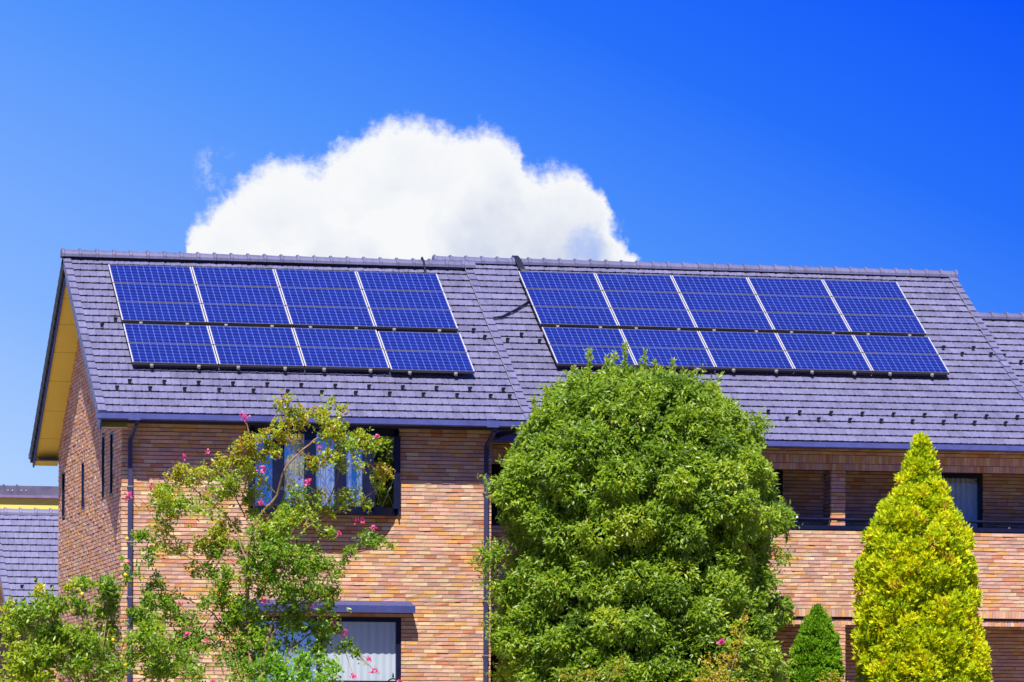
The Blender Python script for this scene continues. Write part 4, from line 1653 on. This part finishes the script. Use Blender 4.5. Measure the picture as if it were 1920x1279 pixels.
# ---- blob shrubs and the crape myrtle
def blobs(lst, Yc, dy, dens, L, W, hue, yfun=None):
    """lst: (x, y, rx, ry[, hue]) patches of leaves in photo units, placed at their own depth."""
    parts = []
    cents = []
    for bl in lst:
        x, y, rx, ry = bl[:4]
        h = bl[4] if len(bl) > 4 else hue
        Y_ = (Yc if yfun is None else yfun(x, y)) + rng.uniform(-dy, dy)
        c = at(x, y, Y_)
        sx, sz = rx / 105.0, ry / 105.0
        n_sub = max(3, int(sx * sz * 40))
        k = max(8, int(dens * sx * sz * 3.14))
        # sub-clumps make the patch uneven
        sub = np.stack([c.x + rng.normal(size=n_sub) * sx * .5, Y_ + rng.normal(size=n_sub) * sx * .35, c.z + rng.normal(size=n_sub) * sz * .5], 1)
        cents.append((c, sub))
        which = rng.integers(0, n_sub, k)
        cent = sub[which] + rng.normal(size=(k, 3)) * np.array([sx * .26, sx * .26, sz * .26 + .02])
        parts.append(sprigs(cent, unit(rng.normal(size=(k, 3)) * .5 + np.array([0, -.3, .6])), 5, L, W, out=.5, spread=.8, droop=-.05, scatter=.02, hue=h + rng.normal() * .06, hvar=.14))
    return cat_(parts), cents


MYC = -3.6
myrtle = thing('flowering_tree', 'airy multi stemmed tree with pink blossoms in front of the bow window', 'tree', (at(472, 1279, MYC).x, MYC, -0.35))
patches = [(562, 772, 42, 24), (612, 768, 24, 16), (640, 765, 14, 10), (522, 798, 42, 22), (605, 800, 40, 20), (640, 808, 30, 18), (655, 832, 50, 20), (690, 832, 32, 18), (722, 884, 26, 16), (705, 905, 16, 10),
           (500, 826, 24, 20), (500, 850, 30, 14), (600, 862, 32, 22), (640, 866, 30, 14), (425, 862, 46, 18), (385, 878, 46, 20), (340, 892, 30, 15), (460, 838, 26, 14), (300, 925, 40, 16), (345, 948, 62, 24), (290, 945, 34, 16),
           (415, 925, 46, 28), (468, 905, 26, 28), (270, 1010, 26, 14), (330, 1008, 38, 22), (390, 1006, 40, 26), (425, 975, 26, 20), (370, 1062, 28, 18), (275, 1048, 16, 16), (430, 1050, 30, 26), (405, 1030, 30, 20),
           (500, 985, 56, 32), (525, 1025, 58, 36), (490, 1058, 46, 36), (470, 1100, 36, 36), (560, 1060, 56, 30), (618, 1002, 24, 12), (590, 1042, 36, 28), (540, 1098, 56, 36), (600, 1108, 38, 26),
           (560, 1148, 56, 28), (640, 1062, 16, 18), (490, 1150, 44, 28), (520, 1190, 50, 26), (590, 1182, 46, 20), (628, 1182, 26, 12), (646, 1216, 10, 22), (672, 1226, 16, 8), (600, 1225, 26, 26),
           (590, 950, 56, 16), (640, 940, 46, 18), (540, 945, 38, 18), (690, 950, 18, 10), (480, 940, 26, 20), (700, 1014, 42, 14), (738, 1022, 10, 7), (665, 1030, 20, 7),
           (300, 1120, 36, 20), (340, 1158, 46, 28), (400, 1128, 36, 28), (440, 1150, 36, 28), (380, 1192, 56, 28), (330, 1212, 46, 28), (430, 1232, 56, 38), (280, 1095, 26, 16), (370, 1250, 50, 30), (460, 1200, 40, 30),
           (420, 1090, 30, 20), (480, 1262, 46, 24)]
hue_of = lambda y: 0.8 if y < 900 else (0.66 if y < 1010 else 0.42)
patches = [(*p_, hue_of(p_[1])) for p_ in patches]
yf = lambda x, y: MYC - 0.3 + 0.5 * math.sin(x * .021) - 0.25 * math.cos(y * .03)
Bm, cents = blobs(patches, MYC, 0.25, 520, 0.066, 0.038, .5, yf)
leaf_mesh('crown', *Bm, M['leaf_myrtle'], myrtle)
limbs = [([(462, 1400), (468, 1279), (466, 1150), (463, 1060), (470, 990), (500, 950), (520, 928), (533, 882), (560, 850), (590, 824), (603, 815)], 5.0),
         ([(484, 1400), (489, 1279), (500, 1200), (520, 1130), (540, 1060), (562, 1000), (588, 960), (578, 925)], 4.2),
         ([(562, 1000), (600, 972), (660, 945), (700, 922), (714, 896)], 2.2), ([(466, 1070), (446, 1000), (420, 962), (382, 932), (345, 905), (305, 893)], 2.4),
         ([(463, 1190), (430, 1122), (395, 1082), (370, 1052), (330, 1030), (280, 1012)], 2.6), ([(452, 1400), (455, 1279), (430, 1200), (400, 1150), (350, 1122), (300, 1102)], 3.0),
         ([(500, 1200), (540, 1152), (590, 1112), (622, 1062), (660, 1034), (705, 1028), (730, 1020)], 2.4), ([(520, 1130), (570, 1132), (622, 1170), (652, 1205), (690, 1248)], 2.0),
         ([(603, 815), (622, 792), (640, 770)], 1.6), ([(560, 850), (540, 822), (530, 792), (548, 760)], 1.8), ([(470, 990), (440, 930), (418, 890), (395, 872)], 1.8),
         ([(600, 972), (632, 900), (642, 862), (690, 840)], 1.7), ([(520, 928), (495, 900), (480, 860), (470, 820), (459, 790)], 1.6), ([(400, 1150), (370, 1190), (330, 1215)], 1.4),
         ([(562, 850), (600, 862), (640, 868)], 1.2), ([(395, 1082), (415, 1045), (430, 1010), (425, 970)], 1.6), ([(540, 1060), (520, 1020), (505, 985)], 1.6), ([(603, 815), (650, 830), (700, 828)], 1.2),
         ([(345, 905), (318, 925), (290, 950)], 1.1), ([(505, 1400), (520, 1279), (545, 1220), (585, 1185), (620, 1150)], 2.4), ([(330, 1030), (300, 990), (275, 950), (255, 930)], 1.2)]
mb = MB()
paths = []
for pl, r0 in limbs:
    pts3 = [at(x, y, yf(x, y)) for x, y in pl]
    # a finer, slightly kinked path
    fine_ = []
    for a, b in zip(pts3, pts3[1:]):
        for j in range(3):
            p_ = a.lerp(b, j / 3)
            if j:
                p_ += Vector(rng.normal(size=3) * 0.012)
            fine_.append(p_)
    fine_.append(pts3[-1])
    paths.append(fine_)
    n = len(fine_)
    mb.tube(fine_, [r0 * .8 / 105 * (1 - .72 * j / (n - 1)) for j in range(n)], 7)
allp = [p_ for f_ in paths for p_ in f_]
for c, sub in cents:
    # twigs from the nearest limb point to the sub-clumps
    near = min(allp, key=lambda p_: (p_ - c).length + max(0, p_.z - c.z) * .5)
    mb.tube([near, near.lerp(c, .5) + Vector(rng.normal(size=3) * .03), c], [.011, .008, .006], 5)
    for sb in sub[:7]:
        e = Vector(sb)
        mb.tube([c.lerp(near, .25), e], [.006, .003], 4)
mb.build('trunk', M['bark'], myrtle, smooth=True)
for (x, y, r) in ((459, 782, 8), (493, 880, 7), (577, 902, 8), (490, 943, 6), (600, 840, 4), (668, 975, 5), (680, 977, 5), (240, 930, 9), (282, 913, 5), (390, 848, 4), (345, 855, 3), (635, 1000, 4),
                  (700, 990, 5), (294, 1128, 7), (337, 1132, 4), (583, 1132, 9), (580, 1148, 6), (628, 1172, 7), (645, 1188, 7), (692, 1236, 5), (702, 1258, 8), (663, 1268, 7), (350, 1190, 6), (388, 1200, 5),
                  (240, 1056, 4), (375, 1118, 5), (495, 1127, 4), (707, 817, 4), (397, 1278, 5), (750, 1278, 5)):
    c = at(x, y, yf(x, y) - .28)
    k = int(8 + r * 3)
    cc = np.array(tuple(c)) + rng.normal(size=(k, 3)) * r / 105 * .42
    leaf_mesh('blossom', cc, rng.normal(size=(k, 3)), np.full(k, .042), np.full(k, .04), rng.uniform(0, 1, k), M['petal'], myrtle, fold=.4)
    # flower stalk back into the crown
    mb = MB()
for (x, y, x2, y2) in ((459, 782, 470, 820), (240, 930, 262, 955), (702, 1258, 672, 1226), (692, 1236, 672, 1226), (663, 1268, 648, 1225), (668, 975, 672, 1005), (700, 990, 700, 1012), (707, 817, 700, 830)):
    mb.tube([at(x, y, yf(x, y) - .26), at(x2, y2, yf(x2, y2))], [.004, .006], 4)
mb.build('flower_stalk', M['bark'], myrtle)

# citrus-like shrub at the bottom left
SHY = -5.0
shrub = thing('leafy_shrub', 'loose light green shrub with yellow fruits filling the bottom left corner', 'shrub', (at(150, 1279, SHY).x, SHY, -0.4))
sp_ = [(75, 1112, 14, 14, .85), (100, 1142, 44, 26), (150, 1120, 32, 24), (205, 1112, 34, 24), (135, 1100, 14, 12, .8), (58, 1180, 46, 28), (128, 1192, 58, 32), (212, 1182, 46, 28), (36, 1242, 48, 36, .7), (118, 1252, 66, 32), (200, 1252, 56, 32),
       (262, 1212, 46, 30), (300, 1258, 46, 28), (258, 1135, 36, 20), (241, 1082, 14, 16), (30, 1150, 16, 14, .8), (15, 1205, 22, 26, .7), (290, 1180, 30, 20), (180, 1150, 30, 22), (60, 1270, 56, 22, .72), (160, 1220, 36, 24), (100, 1215, 40, 24)]
sp_ = [p_ if len(p_) > 4 else (*p_, .5) for p_ in sp_]
Bs, cents = blobs(sp_, SHY, 0.35, 480, 0.09, 0.04, .55)
leaf_mesh('crown', *Bs, M['leaf_shrub'], shrub)
mb = MB()
root_ = at(170, 1330, SHY)
for q in range(5):
    mb.tube([Vector((root_.x + (q - 2) * .12, SHY, -.4)), root_ + Vector(((q - 2) * .15, 0, 0))], [.035, .028], 6)
for c, sub in cents:
    mid = root_.lerp(c, .55) + Vector(rng.normal(size=3) * .1)
    mb.tube([root_ + Vector((rng.uniform(-.3, .3), 0, 0)), mid, c], [.018, .013, .006], 5)
    for sb in sub[:5]:
        mb.tube([c.lerp(mid, .25), Vector(sb)], [.006, .003], 4)
mb.build('stem', M['bark'], shrub, smooth=True)
for (x, y) in ((154, 1114), (212, 1200), (235, 1078), (235, 1247), (186, 1242), (238, 1010)):
    c = at(x, y, SHY - .35)
    mb = MB()
    rr = .035
    mb.tube([c + Vector((0, 0, -rr)), c + Vector((0, 0, -rr * .7)), c, c + Vector((0, 0, rr * .7)), c + Vector((0, 0, rr))], [.006, rr * .7, rr, rr * .7, .006], 8)
    mb.build('fruit', M['fruit'], shrub, smooth=True)

# lush bush below the ground floor window
BY = -5.4
bush = thing('leafy_bush', 'dense bright green bush under the ground floor window', 'shrub', (at(555, 1279, BY).x, BY, -0.45))
Bb, cents = blobs([(520, 1262, 36, 26), (560, 1240, 40, 22), (600, 1262, 34, 24), (555, 1285, 60, 24), (500, 1290, 36, 24), (625, 1292, 24, 18), (550, 1330, 70, 40)], BY, 0.3, 430, 0.085, 0.04, .55)
leaf_mesh('crown', *Bb, M['leaf_bright'], bush)
mb = MB()
rt = at(555, 1390, BY)
for c, sub in cents:
    mb.tube([Vector((rt.x, BY, -.45)), rt, c], [.03, .02, .008], 5)
mb.build('stem', M['bark'], bush)

# yellowing shrubs in front of the big tree's foot
for lab, lst, fl_ in (('yellow leaved shrub with one pink blossom before the lower right of the round tree',
                       [(1340, 1255, 30, 22), (1362, 1222, 20, 24), (1395, 1180, 12, 24, .9), (1325, 1282, 34, 18), (1385, 1205, 14, 14), (1350, 1300, 50, 26)], [(1353, 1204)]),
                      ('yellow green shrub before the lower middle of the round tree', [(1100, 1268, 36, 16, .25), (1150, 1255, 20, 16, .3), (1060, 1280, 24, 14, .2), (1110, 1300, 60, 26, .2)], [])):
    Y_ = TYc - 3.1
    c0 = at(lst[0][0], 1300, Y_)
    y_s = thing('yellow_shrub', lab, 'shrub', (c0.x, Y_, -0.5))
    By, cents = blobs(lst, Y_, .15, 260, 0.06, 0.03, .6)
    leaf_mesh('crown', *By, M['leaf_yellow'], y_s)
    mb = MB()
    for c, sub in cents:
        mb.tube([Vector((c0.x, Y_, -.5)), Vector((c0.x, Y_, .6)), c], [.02, .016, .006], 5)
    mb.build('stem', M['bark'], y_s)
    for (x, y) in fl_:
        c = at(x, y, Y_ - .2)
        cc = np.array(tuple(c)) + rng.normal(size=(24, 3)) * .025
        leaf_mesh('blossom', cc, rng.normal(size=(24, 3)), np.full(24, .05), np.full(24, .045), rng.uniform(0, 1, 24), M['petal'], y_s, fold=.4)
# shrub in front, between the conifers
Y_ = -2.4
c0 = at(1560, 1290, Y_)
y_s = thing('yellow_shrub', 'small pale yellow shrub at the foot of the small green conifer', 'shrub', (c0.x, Y_, -0.4))
By, cents = blobs([(1558, 1262, 16, 14, .6), (1570, 1285, 20, 16, .5), (1540, 1278, 14, 14, .5), (1560, 1310, 30, 20, .4)], Y_, .1, 260, 0.05, 0.026, .5)
leaf_mesh('crown', *By, M['leaf_yellow'], y_s)
mb = MB()
for c, sub in cents:
    mb.tube([Vector((c0.x, Y_, -.4)), Vector((c0.x, Y_, .6)), c], [.018, .014, .006], 5)
mb.build('stem', M['bark'], y_s)

# ---------------------------------------------------------------- wrought iron arch top at the bottom edge
IY = -2.0
ic = at(737, 1278, IY)
arch = thing('iron_arch', 'black wrought iron arch top with pointed finial in front of the ground floor window', 'garden arch', (ic.x, IY, GZ))
mb = MB()
rr = 0.11
mb.tube([(ic.x - rr, IY, GZ)] + [(ic.x - rr * math.cos(a), IY, ic.z - .06 + rr * math.sin(a)) for a in np.linspace(0, math.pi, 17)] + [(ic.x + rr, IY, GZ)], 0.012, 8)
mb.build('hoop', M['iron'], arch, smooth=True)
mb = MB()
zt = at(737, 1261, IY).z
z0_ = ic.z - .06 + rr
mb.tube([(ic.x, IY, z0_ - .01), (ic.x, IY, z0_ + .03), (ic.x, IY, z0_ + .045), (ic.x, IY, z0_ + .06), (ic.x, IY, zt - .03), (ic.x, IY, zt)], [.009, .010, .024, .010, .013, .001], 8)
mb.build('finial', M['iron'], arch, smooth=True)
